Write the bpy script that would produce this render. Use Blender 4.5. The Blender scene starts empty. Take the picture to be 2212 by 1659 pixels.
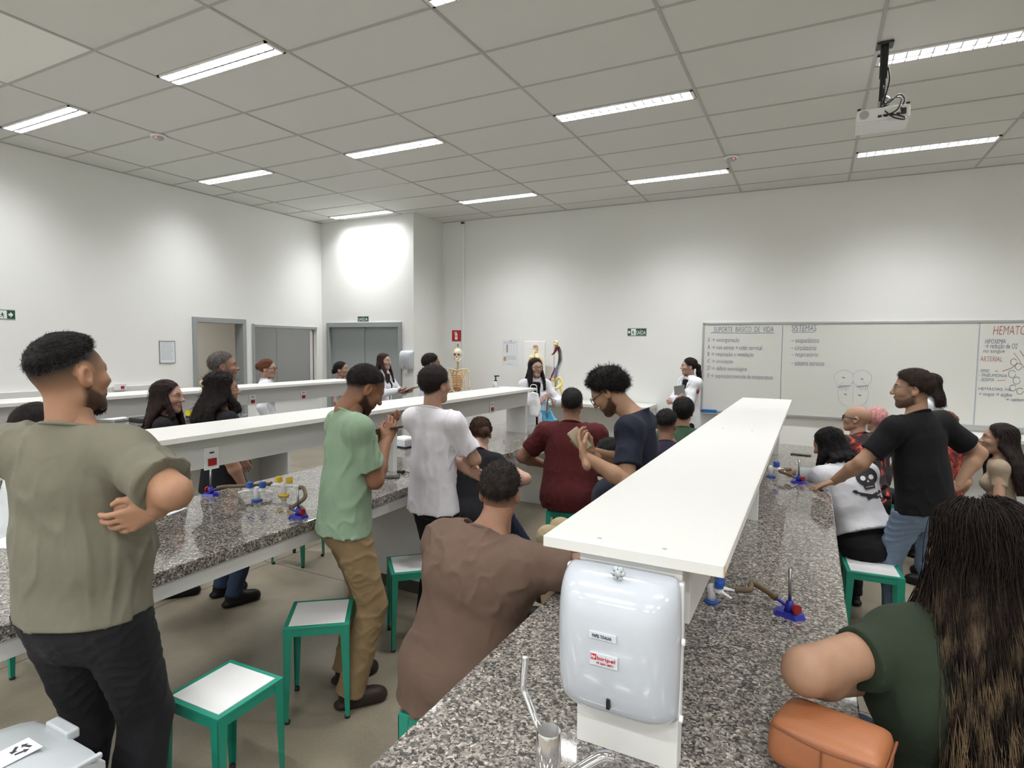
import bpy, bmesh, math, random
import numpy as np
from mathutils import Matrix, Vector, Quaternion
from mathutils.noise import noise
random.seed(4)
C = bpy.context.scene.collection
S = bpy.context.scene
PI = math.pi

# ------------------------------------------------------------ camera, world, lights, exposure
F_PX, YAW, PITCH, ROLL, CAMZ = 1264.3, -0.472992, 0.064757, 0.010588, 1.8
_f = np.array([math.sin(YAW)*math.cos(PITCH), math.cos(YAW)*math.cos(PITCH), -math.sin(PITCH)])
_r0 = np.array([math.cos(YAW), -math.sin(YAW), 0.0]); _u0 = np.cross(_r0, _f)
_r = _r0*math.cos(ROLL)+_u0*math.sin(ROLL); _u = -_r0*math.sin(ROLL)+_u0*math.cos(ROLL)
cam_d = bpy.data.cameras.new('camera'); cam = bpy.data.objects.new('camera', cam_d); C.objects.link(cam)
cam_d.sensor_width = 36; cam_d.lens = F_PX/2212*36; cam_d.clip_start = 0.02
cam.matrix_world = Matrix(((_r[0], _u[0], -_f[0], 0), (_r[1], _u[1], -_f[1], 0), (_r[2], _u[2], -_f[2], CAMZ), (0, 0, 0, 1)))
S.camera = cam

def ray(px, py): return (px-1106)/F_PX*_r-(py-829.5)/F_PX*_u+_f
def at_z(px, py, z): d = ray(px, py); d = d*(z-CAMZ)/d[2]; return Vector((d[0], d[1], z))
def at_y(px, py, y): d = ray(px, py); d = d*y/d[1]; return Vector((d[0], y, d[2]+CAMZ))
def at_x(px, py, x): d = ray(px, py); d = d*x/d[0]; return Vector((x, d[1], d[2]+CAMZ))
def at_d(px, py, dd): d = ray(px, py)*dd; return Vector((d[0], d[1], d[2]+CAMZ))

S.view_settings.view_transform = 'Standard'; S.view_settings.look = 'None'
S.view_settings.gamma = 1; S.view_settings.use_curve_mapping = False
S.view_settings.exposure = 0.3
world = bpy.data.worlds.new('world'); S.world = world; world.use_nodes = True
world.node_tree.nodes['Background'].inputs[0].default_value = (.8, .85, 1, 1)
world.node_tree.nodes['Background'].inputs[1].default_value = 0.05

CEIL = 3.885
FIX_X = [-7.182+2.5*k for k in range(0, 5)]         # left ends of the luminaires, one tile long
FIX_Y = [7.405, 5.09, 3.03, 0.6, -1.8, -3.9]
LAMP_W = 46
for _fx in FIX_X:
    for _fy in FIX_Y:
        ld = bpy.data.lights.new('luminaire_light', 'AREA'); ld.shape = 'RECTANGLE'; ld.size = 1.14; ld.size_y = .125
        ld.energy = LAMP_W; ld.spread = math.radians(132 if _fy > 7 else 154); ld.color = (.98, .982, 1)
        lo = bpy.data.objects.new('luminaire_light', ld); C.objects.link(lo); lo.location = (_fx+.62, _fy, CEIL+.032)
ld = bpy.data.lights.new('side_room_light', 'AREA'); ld.shape = 'RECTANGLE'; ld.size = 1.2; ld.size_y = .3; ld.energy = 38; ld.color = (1, .96, .9)
lo = bpy.data.objects.new('side_room_light', ld); C.objects.link(lo); lo.location = (-9.3, 6.6, 2.85)

# ------------------------------------------------------------ materials
def lin(c): return tuple(((x/255)/12.92 if x/255 <= .04045 else ((x/255+.055)/1.055)**2.4) for x in c)+(1,)
def mat(name, col, rough=.5, metal=0, spec=.5, bump=0, bscale=200, vary=0, vscale=5, trans=0, emit=None, estr=0, coat=0, attr=None, sheen=0, stretch=None, sss=0, alpha=1):
    m = bpy.data.materials.new(name); m.use_nodes = True; nt = m.node_tree; b = nt.nodes['Principled BSDF']
    c = lin(col) if max(col) > 1.01 else tuple(col)+(1,)
    b.inputs['Base Color'].default_value = c; b.inputs['Roughness'].default_value = rough; b.inputs['Metallic'].default_value = metal
    b.inputs['Specular IOR Level'].default_value = spec; b.inputs['Transmission Weight'].default_value = trans; b.inputs['Coat Weight'].default_value = coat
    b.inputs['Sheen Weight'].default_value = sheen; b.inputs['Alpha'].default_value = alpha
    if sss: b.inputs['Subsurface Weight'].default_value = sss; b.inputs['Subsurface Radius'].default_value = (.01, .004, .002); b.inputs['Subsurface Scale'].default_value = 1
    tc = nt.nodes.new('ShaderNodeTexCoord'); src = tc.outputs['Object']
    if stretch:
        mp = nt.nodes.new('ShaderNodeMapping'); mp.inputs['Scale'].default_value = stretch; nt.links.new(src, mp.inputs[0]); src = mp.outputs[0]
    if vary:
        n = nt.nodes.new('ShaderNodeTexNoise'); n.inputs['Scale'].default_value = vscale; n.inputs['Detail'].default_value = 4; nt.links.new(src, n.inputs['Vector'])
        r = nt.nodes.new('ShaderNodeValToRGB'); r.color_ramp.elements[0].position = .3; r.color_ramp.elements[1].position = .7
        r.color_ramp.elements[0].color = tuple(x*(1-vary) for x in c[:3])+(1,); r.color_ramp.elements[1].color = tuple(min(1, x*(1+vary)) for x in c[:3])+(1,)
        nt.links.new(n.outputs[0], r.inputs[0]); nt.links.new(r.outputs[0], b.inputs['Base Color'])
        last = r.outputs[0]
    else: last = None
    if attr:
        a = nt.nodes.new('ShaderNodeVertexColor'); a.layer_name = attr
        mx = nt.nodes.new('ShaderNodeMixRGB'); mx.blend_type = 'MULTIPLY'; mx.inputs[0].default_value = 1
        if last: nt.links.new(last, mx.inputs[1])
        else: mx.inputs[1].default_value = c
        nt.links.new(a.outputs[0], mx.inputs[2]); nt.links.new(mx.outputs[0], b.inputs['Base Color'])
    if bump:
        n = nt.nodes.new('ShaderNodeTexNoise'); n.inputs['Scale'].default_value = bscale; n.inputs['Detail'].default_value = 3; nt.links.new(src, n.inputs['Vector'])
        bp = nt.nodes.new('ShaderNodeBump'); bp.inputs['Strength'].default_value = bump; bp.inputs['Distance'].default_value = .004
        nt.links.new(n.outputs[0], bp.inputs['Height']); nt.links.new(bp.outputs[0], b.inputs['Normal'])
    if emit:
        b.inputs['Emission Color'].default_value = tuple(emit)+(1,); b.inputs['Emission Strength'].default_value = estr; m.cycles.emission_sampling = 'NONE'
    return m

def granite_mat():
    m = bpy.data.materials.new('polished_granite'); m.use_nodes = True; nt = m.node_tree; b = nt.nodes['Principled BSDF']
    tc = nt.nodes.new('ShaderNodeTexCoord')
    def vor(sc):
        v = nt.nodes.new('ShaderNodeTexVoronoi'); v.inputs['Scale'].default_value = sc; nt.links.new(tc.outputs['Object'], v.inputs['Vector']); return v
    n0 = nt.nodes.new('ShaderNodeTexNoise'); n0.inputs['Scale'].default_value = 60; n0.inputs['Detail'].default_value = 5; nt.links.new(tc.outputs['Object'], n0.inputs['Vector'])
    ad = nt.nodes.new('ShaderNodeMixRGB'); ad.blend_type = 'ADD'; ad.inputs[0].default_value = .02
    nt.links.new(tc.outputs['Object'], ad.inputs[1]); nt.links.new(n0.outputs['Color'], ad.inputs[2])
    v1 = nt.nodes.new('ShaderNodeTexVoronoi'); v1.inputs['Scale'].default_value = 165; nt.links.new(ad.outputs[0], v1.inputs['Vector'])
    sp = nt.nodes.new('ShaderNodeSeparateColor'); nt.links.new(v1.outputs['Color'], sp.inputs[0])
    r = nt.nodes.new('ShaderNodeValToRGB'); e = r.color_ramp.elements
    e[0].position = 0; e[0].color = lin((64, 63, 62)); e[1].position = 1; e[1].color = lin((205, 200, 192))
    for p, c in ((.2, (80, 78, 77)), (.45, (122, 118, 114)), (.7, (150, 145, 138)), (.88, (172, 166, 158)), (.95, (190, 184, 176))):
        x = e.new(p); x.color = lin(c)
    nt.links.new(sp.outputs[0], r.inputs[0])
    n = nt.nodes.new('ShaderNodeTexNoise'); n.inputs['Scale'].default_value = 48; n.inputs['Detail'].default_value = 3; nt.links.new(tc.outputs['Object'], n.inputs['Vector'])
    r2 = nt.nodes.new('ShaderNodeValToRGB'); r2.color_ramp.elements[0].position = .38; r2.color_ramp.elements[0].color = (.70, .69, .68, 1)
    r2.color_ramp.elements[1].position = .62; r2.color_ramp.elements[1].color = (1.05, 1.03, 1, 1); nt.links.new(n.outputs[0], r2.inputs[0])
    mx = nt.nodes.new('ShaderNodeMixRGB'); mx.blend_type = 'MULTIPLY'; mx.inputs[0].default_value = 1
    nt.links.new(r.outputs[0], mx.inputs[1]); nt.links.new(r2.outputs[0], mx.inputs[2]); nt.links.new(mx.outputs[0], b.inputs['Base Color'])
    b.inputs['Roughness'].default_value = .06; b.inputs['IOR'].default_value = 1.75
    return m

def concrete_mat():
    m = bpy.data.materials.new('polished_concrete'); m.use_nodes = True; nt = m.node_tree; b = nt.nodes['Principled BSDF']
    tc = nt.nodes.new('ShaderNodeTexCoord')
    n1 = nt.nodes.new('ShaderNodeTexNoise'); n1.inputs['Scale'].default_value = 1.1; n1.inputs['Detail'].default_value = 6; n1.inputs['Roughness'].default_value = .6
    n2 = nt.nodes.new('ShaderNodeTexNoise'); n2.inputs['Scale'].default_value = 90; n2.inputs['Detail'].default_value = 3
    for n in (n1, n2): nt.links.new(tc.outputs['Object'], n.inputs['Vector'])
    r = nt.nodes.new('ShaderNodeValToRGB'); r.color_ramp.elements[0].position = .3; r.color_ramp.elements[0].color = lin((112, 105, 91))
    r.color_ramp.elements[1].position = .72; r.color_ramp.elements[1].color = lin((152, 143, 125)); nt.links.new(n1.outputs[0], r.inputs[0])
    r2 = nt.nodes.new('ShaderNodeValToRGB'); r2.color_ramp.elements[0].position = .35; r2.color_ramp.elements[0].color = (.88, .88, .87, 1)
    r2.color_ramp.elements[1].position = .6; r2.color_ramp.elements[1].color = (1, 1, 1, 1); nt.links.new(n2.outputs[0], r2.inputs[0])
    mx = nt.nodes.new('ShaderNodeMixRGB'); mx.blend_type = 'MULTIPLY'; mx.inputs[0].default_value = 1
    nt.links.new(r.outputs[0], mx.inputs[1]); nt.links.new(r2.outputs[0], mx.inputs[2]); nt.links.new(mx.outputs[0], b.inputs['Base Color'])
    b.inputs['Roughness'].default_value = .36; b.inputs['Specular IOR Level'].default_value = .4
    return m

M = dict(
    wall=mat('wall_paint', (233, 234, 231), .6, bump=.08, bscale=40, vary=.012, vscale=1.2),
    ceil=mat('mineral_fibre_tile', (216, 217, 213), .9, bump=.15, bscale=150),
    rail=mat('ceiling_rail', (176, 176, 172), .45), railw=mat('fixture_white', (236, 236, 234), .35),
    blade=mat('louvre_aluminium', (70, 71, 72), .5),
    tube=mat('lamp_glow', (255, 255, 255), emit=(1, .98, .94), estr=9),
    floor=concrete_mat(), granite=granite_mat(), joint=mat('joint_dark', (72, 68, 60), .8),
    case=mat('phone_case', (150, 138, 112), .3), lam=mat('white_laminate', (213, 213, 209), .42, bump=.03, bscale=60), lamg=mat('laminate_panel', (214, 214, 211), .45),
    edge=mat('edge_band', (222, 221, 215), .5), grey=mat('grey_door_paint', (150, 157, 157), .45), greyf=mat('grey_frame_paint', (152, 157, 156), .4),
    greyd=mat('grey_partition', (158, 163, 166), .5),
    glass=mat('clear_glass', (255, 255, 255), .02, trans=1, spec=.5),
    green=mat('teal_painted_steel', (32, 138, 114), .42, bump=.03, bscale=90), seat=mat('stool_laminate', (226, 227, 226), .38),
    rubber=mat('black_rubber', (34, 34, 34), .6), black=mat('black_plastic', (20, 20, 21), .35), dark=mat('dark_void', (30, 32, 33), .7),
    chrome=mat('chrome', (225, 225, 228), .07, 1), steel=mat('brushed_steel', (170, 172, 172), .28, 1),
    ceil2=mat('new_fibre_tile', (236, 237, 233), .9, bump=.5, bscale=160), stk=mat('sticker_paper', (198, 203, 208), .5), disp=mat('glossy_white_abs', (188, 194, 201), .16, coat=.4), abs=mat('white_abs', (228, 229, 230), .3), cream=mat('paper_towel', (226, 223, 208), .8),
    board=mat('whiteboard_enamel', (214, 215, 209), .3), alu=mat('aluminium_frame', (178, 180, 180), .4, .5),
    ink=mat('blue_ink', (72, 84, 128), .6), inkr=mat('red_ink', (168, 98, 98), .6), inkf=mat('faint_ink', (166, 176, 182), .6), inkk=mat('black_ink', (52, 54, 62), .6),
    sgn=mat('sign_green', (24, 74, 56), .5), sgnw=mat('sign_white', (232, 238, 232), .5), sgnr=mat('sign_red', (176, 28, 40), .5),
    paper=mat('printed_paper', (224, 228, 232), .7), red=mat('red_plastic', (150, 22, 30), .35), blue=mat('blue_cast_paint', (42, 44, 150), .35),
    vblue=mat('valve_blue', (34, 84, 170), .4), vyel=mat('valve_yellow', (226, 190, 32), .4), hose=mat('rubber_hose', (104, 88, 64), .6, bump=.3, bscale=120, vary=.15, vscale=25),
    white=mat('white_plastic', (236, 236, 234), .4), bag=mat('blue_plastic_bag', (84, 178, 222), .35, bump=.3, bscale=30), bagw=mat('white_plastic_bag', (236, 238, 240), .35, bump=.4, bscale=25),
    yellow=mat('yellow_card', (226, 214, 40), .5), bone=mat('bone_ivory', (228, 208, 168), .5, vary=.06, vscale=30), boned=mat('bone_shade', (196, 150, 104), .55),
    bonew=mat('skull_ivory', (232, 222, 198), .45), spiny=mat('model_yellow', (226, 208, 130), .4), spinr=mat('model_muscle', (126, 32, 42), .4), spink=mat('model_grey', (66, 68, 76), .4), disc=mat('model_disc_blue', (132, 140, 166), .4),
    bin=mat('grey_bin_plastic', (176, 182, 184), .42, bump=.05, bscale=60), leather=mat('tan_leather', (158, 100, 64), .45, bump=.12, bscale=120, vary=.06, vscale=6), stitch=mat('leather_piping', (120, 70, 42), .5),
    led=mat('red_led', (255, 60, 60), emit=(1, .1, .1), estr=2), screen=mat('phone_screen', (24, 26, 30), .12), beige=mat('clipboard_beige', (150, 128, 118), .6), folder=mat('grey_folder', (120, 122, 118), .5),
    wood=mat('mdf_edge', (196, 158, 96), .7), blanket=mat('white_sheet', (212, 212, 210), .8), pink=mat('pink_felt', (206, 160, 158), .8), teal=mat('felt_teal', (38, 112, 140), .8), claw=mat('gold_tortoise', (206, 178, 140), .3),
    trans=mat('translucent_tub', (214, 222, 226), .25, trans=.35),
)

# ------------------------------------------------------------ helpers
def link(name, me, m, parent=None, loc=None, smooth=False):
    o = bpy.data.objects.new(name, me); C.objects.link(o)
    if isinstance(m, (list, tuple)):
        for x in m: me.materials.append(x)
    elif m is not None and not me.materials: me.materials.append(m)
    if parent is not None: o.parent = parent
    if loc is not None: o.location = loc
    if smooth: me.shade_smooth()
    return o
def obj(name, bm, m, parent=None, loc=None, smooth=False, sharp=None):
    me = bpy.data.meshes.new(name); bmesh.ops.recalc_face_normals(bm, faces=bm.faces); bm.to_mesh(me); bm.free()
    o = link(name, me, m, parent, loc, smooth)
    if sharp is not None: me.shade_smooth(); me.set_sharp_from_angle(angle=math.radians(sharp))
    return o
def tag(o, label=None, cat=None, group=None, kind=None):
    if label: o['label'] = label
    if cat: o['category'] = cat
    if group: o['group'] = group
    if kind: o['kind'] = kind
    return o
def thing(name, label, cat, loc=(0, 0, 0), rz=0, group=None):
    o = bpy.data.objects.new(name, None); C.objects.link(o); o.location = loc; o.rotation_euler = (0, 0, rz); o.empty_display_size = .1
    return tag(o, label, cat, group)
def struct(name, bm, m, parent=None, **k):
    o = obj(name, bm, m, parent, **k)
    if parent is None: o['kind'] = 'structure'
    return o
def box(bm, x0, x1, y0, y1, z0, z1, bev=0):
    r = bmesh.ops.create_cube(bm, size=1); vs = r['verts']
    for v in vs: v.co = Vector((x0+(v.co.x+.5)*(x1-x0), y0+(v.co.y+.5)*(y1-y0), z0+(v.co.z+.5)*(z1-z0)))
    if bev:
        es = list({e for v in vs for e in v.link_edges}); bmesh.ops.bevel(bm, geom=es, offset=bev, segments=2, affect='EDGES', profile=.5)
    return bm
def B(x0, x1, y0, y1, z0, z1, bev=0): return box(bmesh.new(), x0, x1, y0, y1, z0, z1, bev)
def tube(bm, pts, r, n=8, cap=True):
    pts = [Vector(p) for p in pts]; rs = r if isinstance(r, (list, tuple)) else [r]*len(pts); rings = []; up = None
    for i, p in enumerate(pts):
        t = (pts[min(i+1, len(pts)-1)]-pts[max(i-1, 0)]).normalized()
        if up is None: up = t.orthogonal().normalized()
        up = (up-t*up.dot(t)); up = up.normalized() if up.length > 1e-6 else t.orthogonal().normalized()
        s = t.cross(up); rings.append([bm.verts.new(p+(up*math.cos(a)+s*math.sin(a))*rs[i]) for a in [2*PI*k/n for k in range(n)]])
    for a, b in zip(rings, rings[1:]):
        for k in range(n): bm.faces.new((a[k], a[(k+1) % n], b[(k+1) % n], b[k]))
    if cap: bm.faces.new(rings[0][::-1]); bm.faces.new(rings[-1])
    return bm
def T(pts, r, n=8): return tube(bmesh.new(), pts, r, n)
def lathe(bm, prof, c=(0, 0, 0), n=20, ax='Z'):
    rings = []
    for r, z in prof:
        ring = []
        for k in range(n):
            a = 2*PI*k/n; x, y = r*math.cos(a), r*math.sin(a)
            co = (x, y, z) if ax == 'Z' else ((z, x, y) if ax == 'X' else (x, z, y))
            ring.append(bm.verts.new(Vector(co)+Vector(c)))
        rings.append(ring)
    for a, b in zip(rings, rings[1:]):
        for k in range(n): bm.faces.new((a[k], a[(k+1) % n], b[(k+1) % n], b[k]))
    if prof[0][0] > 0: bm.faces.new(rings[0])
    if prof[-1][0] > 0: bm.faces.new(rings[-1])
    bmesh.ops.remove_doubles(bm, verts=bm.verts, dist=1e-6)
    return bm
def L(prof, c=(0, 0, 0), n=20, ax='Z'): return lathe(bmesh.new(), prof, c, n, ax)
def ball(bm, c, r, sc=(1, 1, 1), u=14, v=10):
    q = bmesh.ops.create_uvsphere(bm, u_segments=u, v_segments=v, radius=r)
    for w in q['verts']: w.co = Vector((w.co.x*sc[0], w.co.y*sc[1], w.co.z*sc[2]))+Vector(c)
    return bm
def prism(bm, pts2, z0, z1, fn=None):
    fn = fn or (lambda a, b, c: (a, b, c))
    lo = [bm.verts.new(fn(x, y, z0)) for x, y in pts2]; hi = [bm.verts.new(fn(x, y, z1)) for x, y in pts2]; n = len(lo)
    bm.faces.new(lo[::-1]); bm.faces.new(hi)
    for k in range(n): bm.faces.new((lo[k], lo[(k+1) % n], hi[(k+1) % n], hi[k]))
    return bm
def smooth_path(pts, k=6):
    pts = [Vector(p) for p in pts]; out = []
    for i in range(len(pts)-1):
        p0, p1, p2, p3 = pts[max(i-1, 0)], pts[i], pts[i+1], pts[min(i+2, len(pts)-1)]
        for j in range(k):
            t = j/k; out.append(.5*((2*p1)+(-p0+p2)*t+(2*p0-5*p1+4*p2-p3)*t*t+(-p0+3*p1-3*p2+p3)*t**3))
    out.append(pts[-1]); return out
def text_obj(s, m, w, h, loc, rot, parent, name='writing', shear=0, align='LEFT', sp=1, ex=.0006):
    cu = bpy.data.curves.new(name, 'FONT'); cu.body = s; cu.size = 1; cu.extrude = ex; cu.shear = shear; cu.space_character = sp; cu.resolution_u = 3; cu.offset = -.014 if name == 'writing' else 0
    o = bpy.data.objects.new(name, cu); C.objects.link(o); cu.materials.append(m); bpy.context.view_layer.update()
    d = o.dimensions; mx, my = (min(v[0] for v in o.bound_box), min(v[1] for v in o.bound_box))
    sx = w/max(d.x, 1e-4); sy = h/max(d.y, 1e-4)
    o.scale = (sx, sy, 1); o.rotation_euler = rot; R = o.rotation_euler.to_matrix()
    off = Vector((-mx*sx, -my*sy, 0)); o.location = Vector(loc)+R@off
    me = bpy.data.meshes.new_from_object(o); mw = Matrix.Translation(o.location)@R.to_4x4()@Matrix.Diagonal((sx, sy, 1, 1)); bpy.data.objects.remove(o)
    if parent is not None: mw = Matrix.Translation(-parent.location)@mw
    me.transform(mw); me.name = name; n_ = bpy.data.objects.new(name, me); C.objects.link(n_); n_.parent = parent
    if not me.materials: me.materials.append(m)
    return n_
def copy_tree(o, parent=None):
    c = o.copy(); C.objects.link(c); c.parent = parent
    for ch in list(o.children): copy_tree(ch, c)
    return c

# ------------------------------------------------------------ room
XL, XR, YB, YF = -7.69, 5.8, 8.5, -5.0
fl = struct('floor', B(XL-3, XR+.2, YF-.2, YB+.2, -.12, -.012), M['joint'])
_fxs = [XL-3, -6.3, -3.9, -1.5, .9, 3.3, XR+.1]; _fys = [YF-.1, -2.4, .45, 3.3, 6.15, YB+.1]
for a, b in zip(_fxs, _fxs[1:]):
    for c_, d_ in zip(_fys, _fys[1:]): obj('concrete_slab', B(a+.003, b-.003, c_+.003, d_-.003, -.012, 0), M['floor'], fl)
def wallq(name, x0, x1, y0, y1, z0, z1, m='wall'): return struct(name, B(x0, x1, y0, y1, z0, z1), M[m])
bm = B(XL+.0, XR, YB, YB+.15, 0, CEIL+.3); struct('wall_back', bm, M['wall'])
struct('wall_right', B(XR, XR+.15, YF, YB, 0, CEIL+.3), M['wall'])
struct('wall_front', B(XL, XR, YF-.15, YF, 0, CEIL+.3), M['wall'])
# left wall with a door opening and a window opening
bm = bmesh.new()
D0, D1, W0, W1, DT, WT, WS = 5.29, 6.05, 6.25, 7.54, 2.10, 2.06, .95
for y0, y1, z0, z1 in ((YF, D0, 0, CEIL+.3), (D0, D1, DT, CEIL+.3), (D1, W0, 0, CEIL+.3), (W0, W1, WT, CEIL+.3), (W0, W1, 0, WS), (W1, 7.82, 0, CEIL+.3)):
    box(bm, XL-.15, XL, y0, y1, z0, z1)
struct('wall_left', bm, M['wall'])
bm = bmesh.new(); XJ = -5.71; YD = 7.67
for x0, x1, z0, z1 in ((XL-.1, -7.56, 0, CEIL+.3), (-7.56, -5.94, 2.12, CEIL+.3), (-5.94, XJ, 0, CEIL+.3)): box(bm, x0, x1, YD, YD+.14, z0, z1)
box(bm, XJ-.14, XJ, YD+.14, YB, 0, CEIL+.3)
struct('wall_jog', bm, M['wall'])
struct('trim_1', B(-5.30, -5.26, YB-.035, YB, 0, CEIL-.02, .004), M['wall'])
t = thing('sensor', 'small black sensor at the top of the vertical white trim', 'sensor', (-5.28, YB-.05, CEIL-.03)); obj('sensor_body', B(-.03, .03, -.02, .015, -.025, .0, .006), M['black'], t)
obj('sensor_lens', L([(.008, -.022), (.008, -.026)], ax='Y', n=10), M['screen'], t)
# double door
d = struct('door_1', B(-7.56, -7.50, YD-.03, YD+.10, 0, 2.17, .003), M['greyf'])
obj('door_jamb', B(-6.0, -5.94, YD-.03, YD+.10, 0, 2.17, .003), M['greyf'], d); obj('door_head', B(-7.5, -6.0, YD-.03, YD+.10, 2.09, 2.17, .003), M['greyf'], d)
for a, b in ((-7.50, -6.752), (-6.748, -6.0)):
    lf = obj('door_leaf', B(a+.002, b-.002, YD+.03, YD+.07, .01, 2.088, .003), M['grey'], d)
    hx = b-.10 if a < -7 else a+.10
    obj('door_handle', tube(T([(hx, YD+.03, 1.02), (hx, YD-.02, 1.02), (hx+(-.09 if a < -7 else .09), YD-.02, 1.02)], .009), [(hx, YD+.032, 1.02), (hx, YD+.02, 1.02)], .025), M['steel'], lf)
obj('door_closer', B(-6.8, -6.72, YD-.0, YD+.03, 2.03, 2.08, .004), M['greyf'], d)
# left wall door frame, open doorway
d = struct('door_2', B(XL-.155, XL+.03, D0-.05, D0+.012, 0, 2.16, .003), M['greyf'])
obj('door_jamb', B(XL-.155, XL+.03, D1-.012, D1+.05, 0, 2.16, .003), M['greyf'], d); obj('door_head', B(XL-.155, XL+.03, D0, D1, 2.088, 2.16, .003), M['greyf'], d)
w = struct('window_1', B(XL-.155, XL+.02, W0-.03, W0+.012, WS-.04, WT+.04, .003), M['greyf'])
obj('window_frame', B(XL-.155, XL+.02, W1-.012, W1+.03, WS-.04, WT+.04, .003), M['wall'], w); obj('window_head', B(XL-.155, XL+.02, W0, W1, WT-.012, WT+.03, .003), M['greyf'], w)
obj('window_sill', B(XL-.13, XL+.03, W0, W1, WS-.04, WS, .003), M['greyf'], w); obj('window_pane', B(XL-.075, XL-.069, W0, W1, WS, WT), M['glass'], w)
obj('window_seal', B(XL-.066, XL-.060, W1-.022, W1-.011, WS, WT), M['black'], w)
# adjoining room behind the left wall
bm = bmesh.new(); box(bm, -11.2, -11.1, 3.6, 8.6, 0, 3); box(bm, -11.2, XL-.15, 3.5, 3.6, 0, 3); box(bm, -11.2, XL-.15, 8.6, 8.7, 0, 3)
struct('wall_side_room', bm, mat('side_room_paint', (212, 208, 198), .7)); struct('ceiling_side_room', B(-11.2, XL-.15, 3.5, 8.7, 3, 3.1), M['ceil'])
t = thing('grey_partition', 'pale grey panel partition seen through the interior window', 'partition', (-9.4, 8.5, 0))
for k in range(3): obj('partition_panel', B(-1.3+k*.92, -.39+k*.92, 0, .04, 0, 2.7, .004), M['greyd'], t)
t = thing('metal_cabinet', 'low grey cabinet standing inside the open doorway', 'cabinet', (-9.0, 5.95, 0))
obj('cabinet_body', B(-.35, .35, -.45, .0, 0, 1.28, .01), M['greyd'], t)
for k in (0, 1): dd = obj('cabinet_door', B(.35, .37, -.445+k*.225, -.225+k*.225, .05, 1.24, .004), M['grey'], t); obj('knob', L([(.012, .37), (.015, .39), (0, .392)], (0, -.25+k*.05, .7), 10, 'X'), M['steel'], dd)
t = thing('wrapped_globe', 'white plastic wrapped round model on the grey cabinet', 'model', (-8.95, 5.78, 1.28))
bm = bmesh.new(); ball(bm, (0, 0, .24), .17, (1, 1, 1.05), 20, 14)
for v in bm.verts: v.co += v.co.normalized()*.012*noise(v.co*18)
obj('wrapped_head', bm, M['bagw'], t, smooth=True); obj('stand', L([(.09, 0), (.09, .015), (.02, .03), (.018, .08)], n=16), M['white'], t)
t = thing('swivel_chair', 'black office chair seen through the lower edge of the window', 'chair', (-8.4, 6.75, 0))
obj('base', tube(tube(T([(-.25, 0, .05), (.25, 0, .05)], .02), [(0, -.25, .05), (0, .25, .05)], .02), [(0, 0, .05), (0, 0, .45)], .025), M['black'], t)
obj('seat', B(-.24, .24, -.24, .24, .45, .52, .03), M['black'], t); obj('backrest', B(-.22, .22, .2, .26, .6, 1.12, .03), M['black'], t); obj('armrest', T(smooth_path([(.26, -.2, .5), (.3, -.22, .72), (.3, 0, .78), (.27, .2, .62)]), .018), M['black'], t)
t = thing('cushioned_table', 'cream draped examination table behind the window', 'table', (-8.5, 7.35, 0))
obj('tabletop', B(-.6, .5, -.3, .3, .93, 1.02, .03), M['blanket'], t)
for sx in (-.5, .4):
    for sy in (-.25, .25): obj('leg', B(sx-.02, sx+.02, sy-.02, sy+.02, 0, .93), M['steel'], t)

# ------------------------------------------------------------ ceiling
ce = struct('ceiling', B(XL, XR, YF, YB, CEIL+.09, CEIL+.15), M['ceil'])
gx = [XL]+[-7.182+1.25*k for k in range(0, 11)]+[XR]; gx = [g for g in gx if XL <= g <= XR]
gy = sorted([YB]+[4.37+.625*k for k in range(-15, 7) if 4.37+.625*k < YB]+[YF])
fixc = set()
for fx in FIX_X:
    for fy in FIX_Y:
        fixc.add((round(fx, 2), max(g for g in gy if g < fy)))
cache = {}
for i, (a, b) in enumerate(zip(gx, gx[1:])):
    for c_, d_ in zip(gy, gy[1:]):
        if b-a < .05 or d_-c_ < .05: continue
        y0, y1 = c_, d_
        hit = [fy for fx in FIX_X for fy in FIX_Y if abs(fx-a) < .02 and c_ <= fy < d_]
        spans = [(y0, y1)] if not hit else [(y0, hit[0]-.09), (hit[0]+.09, y1)]
        for s0, s1 in spans:
            if s1-s0 < .03: continue
            key = (round(b-a, 3), round(s1-s0, 3))
            if key not in cache:
                me = bpy.data.meshes.new('ceiling_panel'); q = B(.006, b-a-.006, .006, s1-s0-.006, 0, .012, .002); q.to_mesh(me); q.free(); me.materials.append(M['ceil']); cache[key] = me
            o = bpy.data.objects.new('ceiling_panel', cache[key]); C.objects.link(o); o.parent = ce; o.location = (a, s0, CEIL+.004+random.uniform(0, .003))
            if abs(a+5.932) < .02 and abs(s0-1.87) < .03: o.data = o.data.copy(); o.data.materials[0] = M['ceil2']; o['label'] = 'lighter replacement ceiling tile'
for g in gx[1:-1]: obj('grid_rail', B(g-.011, g+.011, YF, YB, CEIL, CEIL+.012), M['rail'], ce)
for g in gy[1:-1]: obj('grid_rail', B(XL, XR, g-.011, g+.011, CEIL+.001, CEIL+.0125), M['rail'], ce)
obj('edge_angle', B(XL, XR, YB-.02, YB, CEIL-.004, CEIL+.012), M['rail'], ce); obj('edge_angle', B(XL, XL+.02, YF, YB, CEIL-.004, CEIL+.012), M['rail'], ce)

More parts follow.
